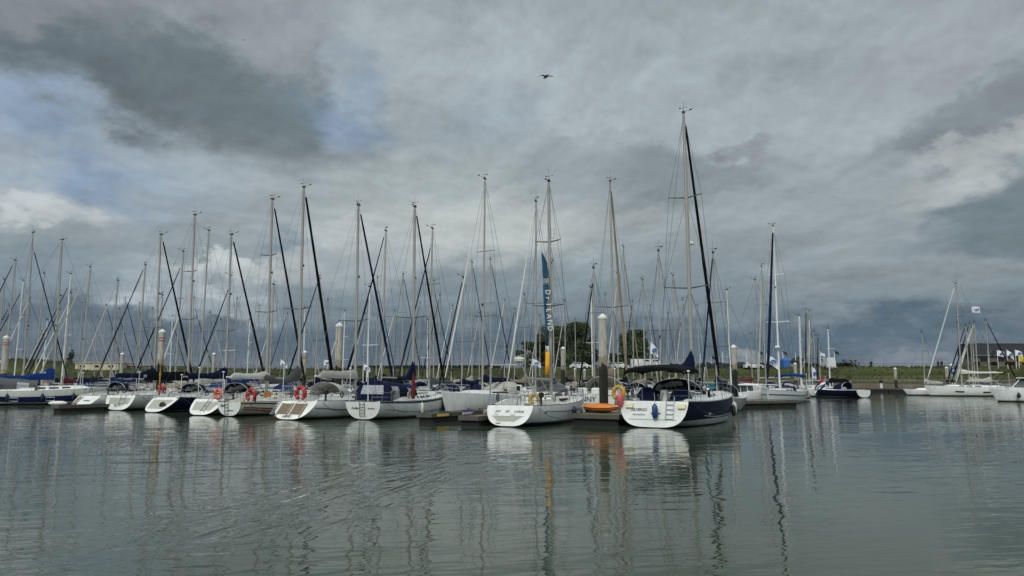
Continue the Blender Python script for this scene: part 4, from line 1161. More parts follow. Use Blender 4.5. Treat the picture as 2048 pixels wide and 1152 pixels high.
for (u_, v_, lab) in ((520, 833, 'dark finger dock end showing between cream striped yacht and brown board yacht'), (372, 828, 'dark finger dock end between dark navy yacht and grey hulled yacht'), (275, 822, 'dark finger dock end between round-sterned yacht and dark navy yacht')):
    a = ground(u_, v_) + nn * 3.2; dock(a, a + nn * 8.5, .9, .42, lab)
for (k_, y_, m_, lab) in ((2, 5.2, NBLUE, 'navy fender on the side of the bannered yacht'), (2, 7.4, WFEND, 'white fender near the bow of the bannered yacht'), (3, 4.2, WFEND, 'white fender on the side of the tented yacht'), (5, 5.4, WFEND, 'white fender on the red striped hull'),
        (5, 7.6, NBLUE, 'navy fender on the red striped hull'), (6, 5.0, WFEND, 'white fender on the side of the grey hulled yacht'), (8, 4.6, NBLUE, 'navy fender on the side of the round-sterned yacht'), (8, 7.0, RUB, 'black fender near the bow of the round-sterned yacht'),
        (9, 4.8, NBLUE, 'navy fender on the side of the chute-stern yacht'), (1, 8.8, RUB, 'black fender on the forward side of the navy yacht'), (7, 6.4, WFEND, 'white fender on the dark navy hull')):
    h_ = root_h[S[k_].name]; q_ = h_.pt(y_ / h_.L, .25, .15); fender(W(S[k_], (q_.x, y_, .28)), .13, .68, m_, lab)
# main walkways
base = Vector((.2, 39.1, 0)) + nn * 14.6
dock(base - rr * 1, base + rr * 62, 2.4, .55, 'long main pontoon running behind the front row of boats', nf=20)
base = Vector((.2, 39.1, 0)) + nn * 59
dock(base + rr * 3, base + rr * 78, 2.4, .55, 'second long pontoon behind the near rows of boats')
dock((at(1692, 740, 133).x, 133.5, 0), (at(1850, 740, 131).x, 130, 0), 2.4, .7, 'long low dock with pale edge below the dike at right')
def beige_f():
    f = fender((0, 0, 0), .22, 1.5, mat('beige_fender_vinyl', (140, 128, 112), .6), 'long beige fender lashed along the dark finger dock')
    p = ground(968, 838); f.location = (p.x, p.y, .42); f.rotation_euler = (0, radians(90), RH * 0 + radians(52))
beige_f()
root = empty('corner_fender', ground(1150, 838) + Vector((0, -.2, .28)), 0, 'white corner fender under the wide dock end', 'fender')
mb = MB(); mb.ell((0, 0, .1), (.62, .25, .1), 14, 6); mb.build('fender_body', WFEND, root)
root = empty('corner_fender', ground(112, 824) + Vector((-.9, .3, .5)), 0, 'white corner fender on the dock at the navy banded bow', 'fender')
mb = MB(); mb.ell((0.8, 0, .15), (.75, .3, .2), 14, 6); mb.build('fender_body', WFEND, root)
mb = MB()
p = ground(860, 832); root = empty('power_pedestal', (p.x + 1.0, p.y + 3.2, .5), 0, 'two small dark red boxes standing on the finger dock', 'power box')
for s_ in (-.18, .22):
    mb = MB(); mb.box((s_, 0, .25), (.34, .3, .4), .2, .03); mb.add([(s_ - .17, -.15, .45), (s_ + .17, -.15, .45), (s_ + .17, .15, .45), (s_ - .17, .15, .45), (s_, 0, .68)], [(0, 1, 4), (1, 2, 4), (2, 3, 4), (3, 0, 4)])
    mb.build('box_housing', mat('dark_red_paint', (128, 24, 40), .5), root, smooth=False)
# kayak on the dock
def kayak():
    p = ground(1200, 836); a = at(1163, 780, 43.5); b = at(1232, 780, 42.0)
    c = (a + b) / 2; d = b - a
    root = empty('kayak', (c.x, c.y, .62), atan2(d.y, d.x), 'orange kayak lying upturned on the wide timber dock', 'kayak')
    Lk = 2.15; rg = []
    for i in range(15):
        t = -1 + 2 * i / 14; w = .38 * max(.02, (1 - t * t)) ** .85; z = .2 + .06 * t * t
        rg.append([(t * Lk / 2, w * cos(q), z + (.29 if sin(q) > 0 else .16) * sin(q) * max(.1, 1 - t * t) ** .4) for q in [2 * pi * k / 12 for k in range(12)]])
    mb = MB(); mb.loft(rg); mb.build('kayak_hull', ORANGE, root)
    mb = MB(); mb.path([(t * Lk / 2, -.39 * max(.02, (1 - t * t)) ** .85 - .01, .24 + .06 * t * t) for t in [-1 + i / 6 for i in range(13)]], .022, 5); mb.build('kayak_rim', RUB, root)
    root2 = empty('kayak', (c.x + .35, c.y + .75, .62), atan2(d.y, d.x) - .04, 'second orange kayak half hidden behind the front kayak', 'kayak')
    for ch_ in root.children: o = ch_.copy(); COL.objects.link(o); o.parent = root2
    r3_ = empty('kayak_paddle', (c.x - 1.3, c.y + .2, .6), .1, 'dark paddle lying beside the orange kayaks', 'paddle')
    mb = MB(); mb.tube((-.6, 0, .1), (.6, .1, .16), .02, n=6); mb.ell((-.75, -.02, .09), (.22, .09, .03), 8, 5); mb.ell((.75, .12, .18), (.22, .09, .03), 8, 5); mb.build('paddle_shaft', RUB, r3_)
kayak()
def pile(u, vtop, dpx, Y, label, tide=3.4, band=False, sign=False, group='white capped mooring piles', bot=-1.0):
    p = at(u, vtop, Y); r = dpx / 2 * Y / F_PX; H = p.z
    # base column: below the top in the real world
    nm = 'pile_paint_%d' % int(tide * 10)
    m = banded(nm, [(-2, (34, 34, 22)), (tide - .15, (52, 50, 34)), (tide + .05, (150, 140, 118)), (tide + .55, (176, 172, 160))], rough=.8, var=.5, noise_edge=.8, bump=.8, scale=2.6)
    root = empty('mooring_pile', (p.x, p.y, 0), 0, label, 'pile', group)
    mb = MB(); mb.lathe([(r, bot), (r, H - r * 1.2)], n=16); mb.build('pile_shaft', m, root)
    mb = MB(); mb.lathe([(r * .9, H - r * 1.25), (r * 1.12, H - r * 1.25), (r * 1.12, H - r * .75), (r * .1, H)], n=16); mb.build('pile_cap', ALUW, root)
    if band:
        mb = MB()
        for dz in (.55, .8): mb.lathe([(r * .8, H - r * 1.2 - dz), (r * 1.03, H - r * 1.2 - dz), (r * 1.03, H - r * 1.2 - dz + .1), (r * .8, H - r * 1.2 - dz + .1)], n=16)
        mb.build('reflective_band', mat('faded_red_band', (150, 70, 56), .6), root)
    if Y < 80 and dpx > 9:
        mb = MB(); mb.box((-r * .2, -r - .02, tide - 1.2), (.07, .05, 2.9)); mb.build('guide_rail', FLOAT, root, smooth=False)
        mb = MB(); mb.path([((r + .12) * cos(q), (r + .12) * sin(q), .62) for q in [k * pi / 8 for k in range(16)]], .05, 6, closed=True); mb.build('pile_collar', ALUD, root)
    if sign:
        mb = MB(); mb.box((0, -r - .05, H - 1.3), (r * 2.3, .06, 1.0)); o = mb.build('pile_sign', mat('blue_sign_face', (30, 66, 130), .5), root, smooth=False)
        mb = MB(); mb.box((0, -r - .085, H - 1.3), (r * 1.4, .01, .1)); mb.box((0, -r - .085, H - 1.1), (r * 1.4, .01, .1)); mb.build('sign_mark', ALUW, o, smooth=False)
    return root
pile(1205, 627, 17.5, 44.2, 'thick mooring pile standing on the wide dock behind the orange kayak', 3.25)
pile(679, 645, 14, 55, 'tall clean mooring pile between the grey booms of the striped yachts', 3.3)
pile(325, 658, 12, 66, 'mooring pile with faded red band above the navy hulled yacht', 3.7, True)
pile(1467, 689, 11, 70, 'mooring pile on the dock end left of the pale grey yacht', 3.2)
pile(14, 670, 12, 86, 'mooring pile with faded red band at the far left edge', 3.0, True)
pile(1126, 693, 9, 84, 'mooring pile behind the bannered yacht in front of the trees', 3.4)
pile(610, 701, 8, 96, 'small banded pile behind the drooping grey sail cover', 2.8, True)
pile(428, 705, 7, 104, 'small pile above the white rolled sail, left of centre', 2.4)
pile(245, 705, 7, 112, 'small pile in front of the pale shed', 2.4)
pile(1790, 735, 5.5, 132, 'isolated pile at the left end of the far boats', 2.2)
pile(1893, 733, 6, 126, 'pile left of the blue signed pile', 2.2)
pile(1903, 727, 7, 125, 'pile with a blue sign beside the far white sailboat', 2.3, sign=True)
pile(1590, 725, 6.5, 118, 'pile behind the blue awning boat at right', 2.2)
pile(1408, 734, 5, 128, 'short far pile just right of the largest mast', 2.1)
pile(1150, 736, 5, 132, 'short far pile below the trees, left one of the pair', 2.1)
pile(1169, 738, 5, 132, 'short far pile below the trees, right one of the pair', 2.1)

# ------------------------------------------------------------------ sailing boats behind
LANDMARKS = [(14, 'banded far left pile'), (90, 'blue sail cover'), (150, 'chute-stern yacht'), (200, 'pale shed'), (233, 'round-sterned white yacht'), (325, 'banded navy yacht pile'),
             (400, 'faded round lifebuoy'), (440, 'dark grey-yacht hood'), (505, 'cream yacht lifebuoy'), (545, 'wooden companionway board'), (592, 'brown board lifebuoy'), (640, 'light grey sprayhood'),
             (679, 'tall clean pile'), (760, 'navy cockpit tent'), (829, 'peaked navy cover'), (895, 'tented yacht bow'), (955, 'gantry left post'), (1042, 'gantry radar dome'), (1092, 'teal banner'),
             (1126, 'tree clump pile'), (1165, 'beige hooded yacht'), (1205, 'thick kayak pile'), (1268, 'lone tree clump'), (1320, 'black bimini'), (1386, 'tallest mast'),
             (1435, 'black rolled headsail'), (1467, 'right dock end pile'), (1550, 'bow-on grey yacht'), (1625, 'blue awning'), (1670, 'tricolour flag'), (1847, 'far low dock end'), (1920, 'far white yacht mast'), (1982, 'brick building flags')]
USED = {}
ORD = ['', 'second ', 'third ', 'fourth ', 'fifth ', 'sixth ', 'seventh ']
def ulabel(u, v, core):
    lm = min(LANDMARKS, key=lambda q: abs(q[0] - u))
    side = 'left of' if u < lm[0] - 3 else ('right of' if u > lm[0] + 3 else 'behind')
    for hgt in ('', 'tall ', 'short ', 'slender ', 'second ', 'third ', 'fourth '):
        if (hgt == 'tall ' and v > 560) or (hgt == 'short ' and v < 560) or (hgt == 'slender ' and v < 540): continue
        key = '%s, %smast %s the %s' % (core, hgt, side, lm[1])
        if key not in USED: break
    USED[key] = 1
    if len(key.split()) > 16: key = key.replace(' sail cover', ' cover')
    if len(key.split()) > 16: print('LONG', key)
    return key
HM = [hull_w1, hull_w2, hull_w3, hull_w1, hull_w3, hull_w4, hull_g, hull_navy2, hull_w2]
HN = {id(hull_w1): 'white', id(hull_w2): 'white', id(hull_w3): 'off-white', id(hull_w4): 'ivory', id(hull_g): 'grey', id(hull_navy2): 'navy'}
ROWS = [(20, 210), (50, 30), (64, 210), (93, 30), (107, 210)]
taken = []      # (x, y) of masts placed
for k in S: taken.append((W(S[k], (0, 6, 0)).x, W(S[k], (0, 6, 0)).y))
brnd = random.Random(11); BGN = [0]
def bg(u, v, Y=None, dirn=None, sail=0, cover=0, hood=0, Hpref=14.3, **kw):
    BGN[0] += 1; i = BGN[0]
    k = (u - 1024) / F_PX
    if Y is None:
        best = None
        for s_, dd in ROWS:
            if dirn is not None and dd != dirn: continue
            y = (33.9 + s_) / (.5 * k + .866)
            for dy in (0, -.8, .8, -1.8, 1.8):
                yy = y + dy; p = at(u, v, yy)
                ty = toe(p.x)[0]
                if yy > ty - 9 or p.z > 19.3 or p.z < 8.2: continue
                dmin = min([sqrt((p.x - a) ** 2 + (yy - b) ** 2) for a, b in taken] + [99])
                cost = abs(p.z - Hpref) + (0 if dmin > 3.5 else (3.5 - dmin) * 6) + abs(dy) * .3
                if best is None or cost < best[0]: best = (cost, yy, dd)
        if best is None: return None
        Y = best[1]; dirn = best[2]
    p = at(u, v, Y); H = p.z; taken.append((p.x, Y))
    ang = radians(dirn + brnd.uniform(-2.5, 2.5)); L = max(7.5, min(12.5, H * .74)); m = L * brnd.uniform(.53, .58)
    far = Y > 84
    if sail == 0: sail = brnd.choice(['black', 'navy', 'lgrey', 'white', None, 'white', 'lgrey', 'navy', None])
    if cover == 0: cover = brnd.choice(['navy', 'blue', 'lgrey', 'grey', 'black', 'black', 'beige', 'navy', 'navy', 'burg'])
    if hood == 0: hood = brnd.choice(['navy', 'lgrey', 'blue', 'grey', 'beige', None, 'black'])
    hm = kw.pop('hm', None) or brnd.choice(HM); mm = kw.pop('mm', None) or brnd.choice([ALU, ALU, ALU, ALU, ALU, ALUW])
    p0 = at(u, v, Y)
    off = -.012 * H        # rake of the masthead
    mx, my = p0.x - off * sin(ang), Y - off * cos(ang)
    core = '%s boat' % HN[id(hm)]
    if sail: core += ', %s headsail' % LBL[sail]
    if cover: core += ', %s cover' % LBL[cover]
    if dirn == 210 and not far and False: pass
    kw.setdefault('spr', (.5,) if brnd.random() < .55 else (.4, .68))
    kw.setdefault('sprw', (1.05, .8)); B = L * .32
    kw.setdefault('mastr', .075 if H < 13 else .09)
    return sailboat((mx - m * sin(ang), my - m * cos(ang)), ang, L=L, B=B, F=kw.pop('F', .95 + .02 * L * .5), mast=m, H=H, name='sailboat',
        label=ulabel(u, v, core), group='sailing boats moored in the rows behind', lod=1, seed=100 + i, hullmat=hm, cover=cover, sail=sail, hood=hood,
        hullkw=dict(stw=brnd.uniform(.65, .85), rake=brnd.uniform(-.1, .9), ex=.68), mastm=mm, ch=(brnd.uniform(.6, 1.15), .36), sailr=.065, **kw)
N_ = 'navy'; K_ = 'black'; G_ = 'lgrey'; W_ = 'white'
# near opposite row and other masts that can be told apart: (u, v, options)
for a in [
    (66, 465, dict(Y=84, dirn=30, sail=K_, cover=G_)), (31, 521, dict(Y=86, dirn=210, sail=K_)), (9, 560, dict(Y=100, dirn=210, sail=W_)),
    (181, 534, dict(dirn=210, sail=G_, cover=N_)), (367, 503, dict(dirn=210, sail=K_, cover=W_)), (418, 461, dict(dirn=210, sail=W_, cover=G_)),
    (291, 530, dict(dirn=210, sail=K_)), (711, 501, dict(dirn=30, sail=K_)), (772, 462, dict(dirn=210, sail=K_, cover=K_)), (865, 457, dict(dirn=210, sail=K_, cover='grey')),
    (970, 358, dict(Y=57, dirn=212, sail=W_, cover='navy', hm=hull_w1, F=1.3)), (1072, 403, dict(dirn=210, sail=W_, cover='grey', hood='grey')),
    (1187, 536, dict(dirn=210, sail=K_)), (1317, 502, dict(sail=None, cover=K_)), (1426, 506, dict(dirn=210, Y=58, sail='navy', cover='navy', hood='black')),
    (1105, 521, dict(sail=None)), (1346, 551, dict(dirn=30, sail=G_)), (1453, 580, dict(Y=78, dirn=100, sail=None, cover=None, hood='teal', hm=hull_w1)),
    (1247, 494, dict(dirn=30, sail='beige')), (806, 548, {}), (927, 555, dict(dirn=210, sail=K_)), (944, 525, {}), (981, 519, dict(dirn=30, sail=K_)), (1049, 590, {}),
    (89, 547, {}), (47, 561, {}), (142, 548, dict(sail=K_)), (142, 586, {}), (236, 561, {}), (212, 610, {}), (251, 596, {}), (462, 551, {}), (388, 595, {}), (474, 597, {}),
    (279, 606, {}), (238, 618, {}), (195, 634, {}), (305, 617, {}), (639, 557, dict(sail=K_)), (548, 569, {}), (518, 611, {}), (755, 555, {}), (868, 561, {}), (880, 591, {}),
    (740, 574, {}), (1182, 576, {}), (1234, 546, {}), (656, 600, {}), (690, 622, {}), (575, 628, {}), (345, 632, {}), (420, 625, {}), (500, 640, {}), (610, 615, {}), (905, 612, {}),
    (840, 606, {}), (790, 622, {}), (1010, 600, {}), (1030, 618, {}), (1130, 602, {}), (1150, 640, {}), (1285, 560, {}), (1300, 612, {}), (1365, 600, {}), (1335, 628, {}), (1395, 612, {}),
    (1265, 604, {}), (1210, 590, {}), (120, 620, {}), (60, 598, {}), (20, 612, {}), (165, 606, {}), (325, 590, {}), (730, 628, {}), (960, 626, {}), (1080, 632, {}), (442, 640, {}), (545, 645, {}), (5, 640, {}), (95, 640, {}), (855, 640, {}), (1500, 668, dict(Y=132, dirn=100, sail=None)),
    ]:
    bg(a[0], a[1], **a[2])
# boat with the beige hood and its name on the stern, behind the kayak dock
p = at(1172, 780, 51.5); 
S[12] = front(1182, 828, 1228, 1224, 364, 7.2, name='sailing_yacht', L=12.6, B=4.1, F=1.3, seed=12, hullmat=hull_w3, label='white yacht with big beige sprayhood and name on its flat stern, behind the kayak dock',
    cover='beige', ch=(.8, .55), hood='beige', hoodw=1.5, hoodh=1.35, sail='beige', sailr=.1, hullkw=dict(stw=.88, rake=-.1, ex=.42), spr=(.44,), sprw=(1.35,), boomz=1.5, stripes=[(.0, .03, 0, .99, mat('grey_stripe', (120, 122, 128), .5))])
ttext(12, 'JENNY', -.35, .88, .52); ttext(12, 'AMSTERDAM', -.2, .66, .14)
mb = MB(); mb.box((-.75, .45, 1.62), (.7, .4, .5), 0, .08); mb.box((.25, .45, 1.62), (.6, .4, .5), 0, .08); mb.build('cockpit_seat', WHITE, S[12], smooth=False)

# ---- small group at the right
GR = 'sailing boats around the open end of the docks'
def rb(u, vtop, Y, ang, L, label, ub=None, **kw):
    X = at(ub or u, 745, Y).x; H = at(u, vtop, Y).z; m = L * .56; a = radians(ang)
    kw.setdefault('mastm', ALUW if int(u) in (1602, 1659) else ALU); kw.setdefault('lod', 1)
    return sailboat((X - m * sin(a), Y - m * cos(a)), a, L=L, mast=m, H=H, name='sailboat', label=label, group=GR, seed=int(u), **kw)
rb(1602, 632, 104, 305, 9.5, 'white boat with round pale stern behind the pale grey yacht, short thick mast', B=3, F=1.15, cover=None, hood=None, sail=None, hullmat=hull_w1, hullkw=dict(stw=.8, rake=.3), mastr=.14)
rb(1659, 657, 101, 330, 9, 'navy hulled sailboat with black sail cover and tricolour flag at its stern', B=3.4, F=1.0, cover='black', ch=(.7, .5), hood='navy', sail=None, hullmat=hull_navy2, hullkw=dict(stw=.85, rake=.1), mastr=.09)
for i, (u, v, Y, sc_, lab) in enumerate([(1618, 620, 118, 'black', 'white boat with black sloping headsail in the cluster behind the blue awning'), (1624, 622, 122, 'white', 'white boat with white headsail, inner mast of the cluster behind the blue awning'),
        (1610, 700, 126, None, 'small boat with the lowest mast in the cluster behind the blue awning'), (1630, 664, 126, 'lgrey', 'boat with light grey headsail in the cluster behind the blue awning'), (1640, 672, 121, 'navy', 'boat with navy headsail, rightmost mast of the cluster behind the blue awning'),
        (1531, 532, 96, 'lgrey', 'white boat with light grey headsail directly left of the navy rolled headsail')]):
    rb(u, v, Y, 210 if i != 3 else 250, 9.8 if i != 5 else 11, lab, B=3.1, F=1.05, cover='black' if i == 4 else ('lgrey' if i == 0 else None), hood='navy' if i % 2 else None, sail=sc_, hullmat=hull_w1 if i % 2 == 0 else hull_w3)
# white flat-topped hull between the pile and the bow-on yacht
rb(1515, 560, 88, 272, 10.5, 'long flat white boat lying across between the dock end pile and the bow-on yacht', B=3.4, F=1.55, cover=None, hood=None, sail=None, hullmat=hull_w3, mastr=.05, spr=(.5,), sprw=(.9,), coach=(.3, .8, .35))
# far right
rb(1918, 567, 106, 277, 11.5, 'far white yacht side on with white rolled headsail and two dark hull windows', ub=1922, B=3.6, F=1.25, cover='white', ch=(.7, .25), hood=None, sail='white', hullmat=hull_w1, lod=0, boomz=2.0, boomlen=5.6)
o = SC.objects[-1]
fy = [q for q in SC.objects if q.name.startswith('sailboat') and q.type == 'EMPTY' and str(q.get('label', '')).startswith('far white yacht side on')][0]
hf = root_h[fy.name]
for side in (1, -1):
    for (ta, tb) in ((.25, .39), (.6, .7)):
        mb = MB(); mb.loft([[hf.pt(ta + (tb - ta) * i / 4, .20, .03, side), hf.pt(ta + (tb - ta) * i / 4, .27, .03, side)] for i in range(5)], close_ring=False, caps=False); mb.build('hull_window', DARK, fy)
rb(1838, 665, 110, 275, 7.2, 'small low white boat with a boom left of the far white yacht', ub=1848, B=2.5, F=.75, cover='lgrey', hood=None, sail=None, hullmat=hull_w1, mastr=.07)
for i, (u, v, Y, sc_, lab) in enumerate([(1937, 652, 118, 'black', 'leftmost mast of the far cluster in front of the brick building, black headsail'), (1945, 648, 122, 'navy', 'navy headsail boat, second mast of the far cluster by the brick building'),
        (1949, 656, 126, 'white', 'white headsail boat, third mast of the far cluster by the brick building'), (1955, 645, 119, 'white', 'rightmost tall mast of the far cluster by the brick building'),
        (1981, 641, 116, 'black', 'white boat with black headsail, its mast among the flags of the brick building')]):
    rb(u, v, Y, 262 if i < 4 else 95, 10, lab, B=3.1, F=1.0, cover=None if i % 2 else 'lgrey', hood='grey' if i % 2 else None, sail=sc_, hullmat=hull_w3)

# motor boat at the right edge
def motorboat(x, y, ang, label):
    root = empty('motor_boat', (x, y, 0), -ang, label, 'motor boat')
    h = Hull(9.5, 3.4, 1.05, stw=.9, rake=-.05, ex=.45, bowup=.35, bowrake=.9)
    ts = [i / 16 for i in range(17)]; rings = []
    for t in ts: rings.append([h.pt(t, j / 6) for j in range(7)] + [h.pt(t, j / 6, side=-1) for j in range(5, -1, -1)])
    mb = MB(); mb.loft(rings, close_ring=False, caps=False); mb.build('hull', hull_w1, root)
    mb = MB(); mb.loft([[h.pt(t, 0), h.pt(t, 0, side=-1)] for t in ts], close_ring=False, caps=False); mb.build('deck', WHITE, root)
    mb = MB(); r = rings[0]; mb.add([Vector((p.x, p.y - .01, p.z)) for p in r], [tuple(range(len(r)))]); mb.build('transom', WHITE, root, smooth=False)
    def cab(y0, y1, w0, w1, z0, z1, rk=.5): 
        return [[(-w0, y0, z0), (w0, y0, z0), (w0, y1, z0), (-w0, y1, z0)], [(-w1, y0 + .05, z1), (w1, y0 + .05, z1), (w1, y1 - rk, z1), (-w1, y1 - rk, z1)]]
    mb = MB(); mb.loft(cab(1.4, 6.6, 1.25, 1.2, 1.05, 1.55, .2)); mb.build('cabin', WHITE, root, smooth=False)
    mb = MB()
    for (yy, dx) in ((1.5, 0), (2.9, 0), (4.3, 0)):
        for s_ in (-1, 1): mb.tube((s_ * 1.22, yy, 1.5), (s_ * 1.12, yy, 2.5), .05, n=6)
    for s_ in (-1, 1): mb.tube((s_ * 1.2, 6.3, 1.5), (s_ * 1.05, 5.4, 2.5), .06, n=6)
    mb.build('window_pillar', WHITE, root)
    mb = MB()
    for s_ in (-1, 1): mb.quad((s_ * 1.2, 1.6, 1.5), (s_ * 1.2, 6.2, 1.5), (s_ * 1.06, 5.35, 2.48), (s_ * 1.1, 1.7, 2.48))
    mb.quad((-1.15, 6.3, 1.5), (1.15, 6.3, 1.5), (1.0, 5.42, 2.48), (-1.0, 5.42, 2.48)); mb.build('cabin_window', mat('tinted_glass', (62, 70, 72), .08, var=.2), root, smooth=False)
    mb = MB(); mb.box((0, 3.3, 2.56), (2.75, 4.9, .13), 0, .05); mb.build('cabin_roof', WHITE, root, smooth=False)
    mb = MB()
    for side in (-1, 1):
        q = [h.pt(t, 0, -.05, side) for t in (.55, .7, .85, .97)]; mb.path([p + Vector((0, 0, .55)) for p in q], .02, 5)
        for p in q: mb.tube(p, p + Vector((0, 0, .55)), .016, n=4)
    mb.build('bow_rail', STEEL, root)
    return root
p = at(1996, 790, 80); mbt = motorboat(p.x + 9.3, 80.6, radians(-86), 'white motor boat with wheelhouse cut by the right edge of the picture')
fender(W(mbt, (-1.45, 7.2, .45)), .2, .6, RUB, 'black fender on the bow of the motor boat', True)
# smaller cabin boat beside the pile
p = at(1500, 780, 76); mb2 = motorboat(p.x + 1.5, 79, radians(-120), 'small white cabin cruiser moored just right of the dock end pile')
mb2.scale = (.72, .72, .72)

# ------------------------------------------------------------------ flags
def flag(u, vtop, vbot, Y, w, h_, m, label, emblem=None, pole=ALUW, side=1, droop=.25, name='flag', pr=.03, dark=False, group=None):
    top = at(u, vtop, Y); bot = at(u, vbot, Y)
    root = empty(name, (top.x, Y, bot.z), 0, label, 'flag', group); H = top.z - bot.z
    mb = MB(); mb.path([(0, 0, 0), (0, 0, H)], [pr, pr * .7], 6); mb.build('flag_pole', pole, root)
    rg = []
    for i in range(8):
        t = i / 7; dz = -droop * w * t ** 1.4; hh = h_ * (1 - .35 * t * droop)
        rg.append([(side * w * t * (1 - .15 * droop), .09 * w * sin(t * 7 + j), H - .05 + dz - hh * j / 3) for j in range(4)])
    mb = MB(); mb.loft(rg, close_ring=False, caps=False); f = mb.build('flag_cloth', m, root)
    if emblem:
        mb = MB(); c = Vector((side * w * .45, -.12 * w - .02, H - .05 - droop * w * .35 - h_ * .5))
        mb.path([c + Vector((w * .2 * cos(q), 0, h_ * .17 * sin(q))) for q in [k * pi / 5 for k in range(8)]], h_ * .05, 4)
        mb.tube(c + Vector((-w * .25, 0, -h_ * .1)), c + Vector((w * .28, 0, -h_ * .02)), h_ * .04, n=4)
        mb.build('flag_emblem', emblem, f)
    return root
FW = mat('white_flag_cloth', (212, 216, 222), .7, var=.06); FBL = mat('flag_blue', (54, 92, 160), .6); FDK = mat('dark_flag_cloth', (40, 46, 60), .8)
FG = 'white dealer flags with a blue mark'
for (u, v, vb, Y, w, h_, side, dr, lab) in [(561, 718, 760, 90, .95, .65, 1, .7, 'white flag beside the pale banded pile, sagging'), (648, 719, 760, 88, 1.0, .6, 1, .15, 'white flag left of the tall clean pile, blown out flat'),
    (727, 727, 775, 62, .62, .48, 1, .5, 'white flag just above the navy cockpit tent'), (1065, 716, 765, 60, .72, .5, 1, .5, 'white flag between the gantry and the teal banner'),
    (1300, 683, 740, 70, .85, 1.1, 1, .9, 'large white flag hanging left of the tallest mast'), (1533, 707, 760, 92, 1.6, 1.2, 1, .7, 'white and blue flag left of the navy rolled headsail'),
    (1624, 733, 775, 100, .6, 1.6, 1, .9, 'narrow white flag hanging above the blue awning boat'), (1914, 600, 601, 106, 1, 1, 1, .1, '')]:
    if lab: flag(u, v, vb, Y, w, h_, FW, lab, FBL, side=side, droop=dr, group=FG)
def loose_flag():
    c = at(1943, 613, 107); root = empty('flag', c, 0, 'white flag flying high from the masthead of the far white yacht', 'flag', FG)
    rg = [[(1.25 * i / 7, .1 * sin(i), -.12 * i / 7 * (1 if j else .3) - .85 * j / 3) for j in range(4)] for i in range(8)]
    mb = MB(); mb.loft(rg, close_ring=False, caps=False); f = mb.build('flag_cloth', FW, root)
    mb = MB(); mb.tube((.25, -.15, -.42), (1.0, -.15, -.38), .05, n=4); mb.tube((.4, -.15, -.6), (.85, -.15, -.58), .04, n=4); mb.build('flag_emblem', FBL, f)
    e = at(1920, 570, 106) - c; mb = MB(); mb.path([(0, 0, 0), (e.x * .4, 0, e.z * .45), tuple(e)], .015, 4); mb.build('flag_halyard', WIRE, root)
loose_flag()
# tricolour on the navy boat
tr = flag(1650, 752, 778, 96.5, 1.6, .45, mat('flag_red', (150, 28, 40), .7), 'red white and blue tricolour flag drooping at the stern of the navy boat', droop=.9, side=-1)
for j, (m_, dz) in enumerate(((FW, .45), (mat('flag_navy', (26, 36, 92), .7), .9))):
    src = [c for c in tr.children if c.name.startswith('flag_cloth')][0]; c = src.copy(); c.data = src.data.copy(); c.data.materials[0] = m_; COL.objects.link(c); c.parent = tr; c.location.z -= dz; c.name = 'flag_stripe'

# ------------------------------------------------------------------ on the dike
def crest_z(x, dy=29): return dike_pt(x, dy)
def on_dike(u, dy=30, z=None):
    """point on the dike crest under photo column u"""
    k = (u - 1024) / F_PX / (cos(PITCH) + .11 * sin(PITCH)); x = 0; y = 180
    for _ in range(20):
        y = toe(x)[0] + dy; x = k * y
    return Vector((x, y, dike_pt(x, dy).z))
PG = 'white flagpoles along the dike crest'
for (u, v, c_, lab) in [(1401, 707, 0, 'white flagpole on the dike just right of the largest mast, no flag'), (1423, 714, 1, 'white flagpole on the dike left of the black rolled headsail foot'), (1446, 705, 0, 'white flagpole on the dike between black rolled headsail and the dock end pile'),
    (1494, 708, 0, 'bare white flagpole on the dike right of the dock end pile'), (1518, 704, 1, 'white flagpole with small dark flag left of the bow-on yacht'), (1567, 705, 1, 'white flagpole with small dark flag over the blue tent'),
    (1592, 707, 0, 'white flagpole rising from behind the dark pavilion'), (1642, 703, 2, 'white flagpole with white flag right of the mast cluster'), (1670, 704, 1, 'white flagpole with dark flag right of the tricolour flag boat')]:
    g = on_dike(u, 29); t = at(u, v, g.y)
    root = empty('flagpole', g, 0, lab, 'flagpole', PG); H = t.z - g.z
    mb = MB(); mb.path([(0, 0, -.1), (0, 0, H)], [.11, .07], 7); mb.ell((0, 0, H + .05), (.1, .1, .1), 7, 5); mb.build('pole', ALUW, root)
    if c_:
        mb = MB(); mb.loft([[(i * .28, .1 * sin(i * 2 + j), H - .1 + (.5 if c_ == 1 else 0) - i * .12 - j * .35) for j in range(3)] for i in range(5)], close_ring=False, caps=False); mb.build('pennant', FW if c_ == 2 else FDK, root)
for i, (u, v, side, m_, lab) in enumerate([(1975, 698, 1, FDK, 'dark blue flag on the first pole from the left before the brick building'), (1994, 700, 1, FW, 'white flag blown out on the second pole before the brick building'), (2013, 699, 1, FW, 'white drooping flag on the third pole before the brick building'),
        (2030, 699, 1, FW, 'white flag on the fourth pole before the brick building'), (2037, 711, 1, mat('yellow_flag_cloth', (196, 176, 40), .7, var=.3), 'yellow flag on the rightmost pole before the brick building')]):
    g = on_dike(u, 25); f = flag(u, v, 742, g.y, 1.7, 1.25, m_, lab, FBL if m_ is FW else None, side=side, droop=(.3, .25, .75, .35, .3)[i], pr=.07, group='tall flags before the brick building', name='flag')
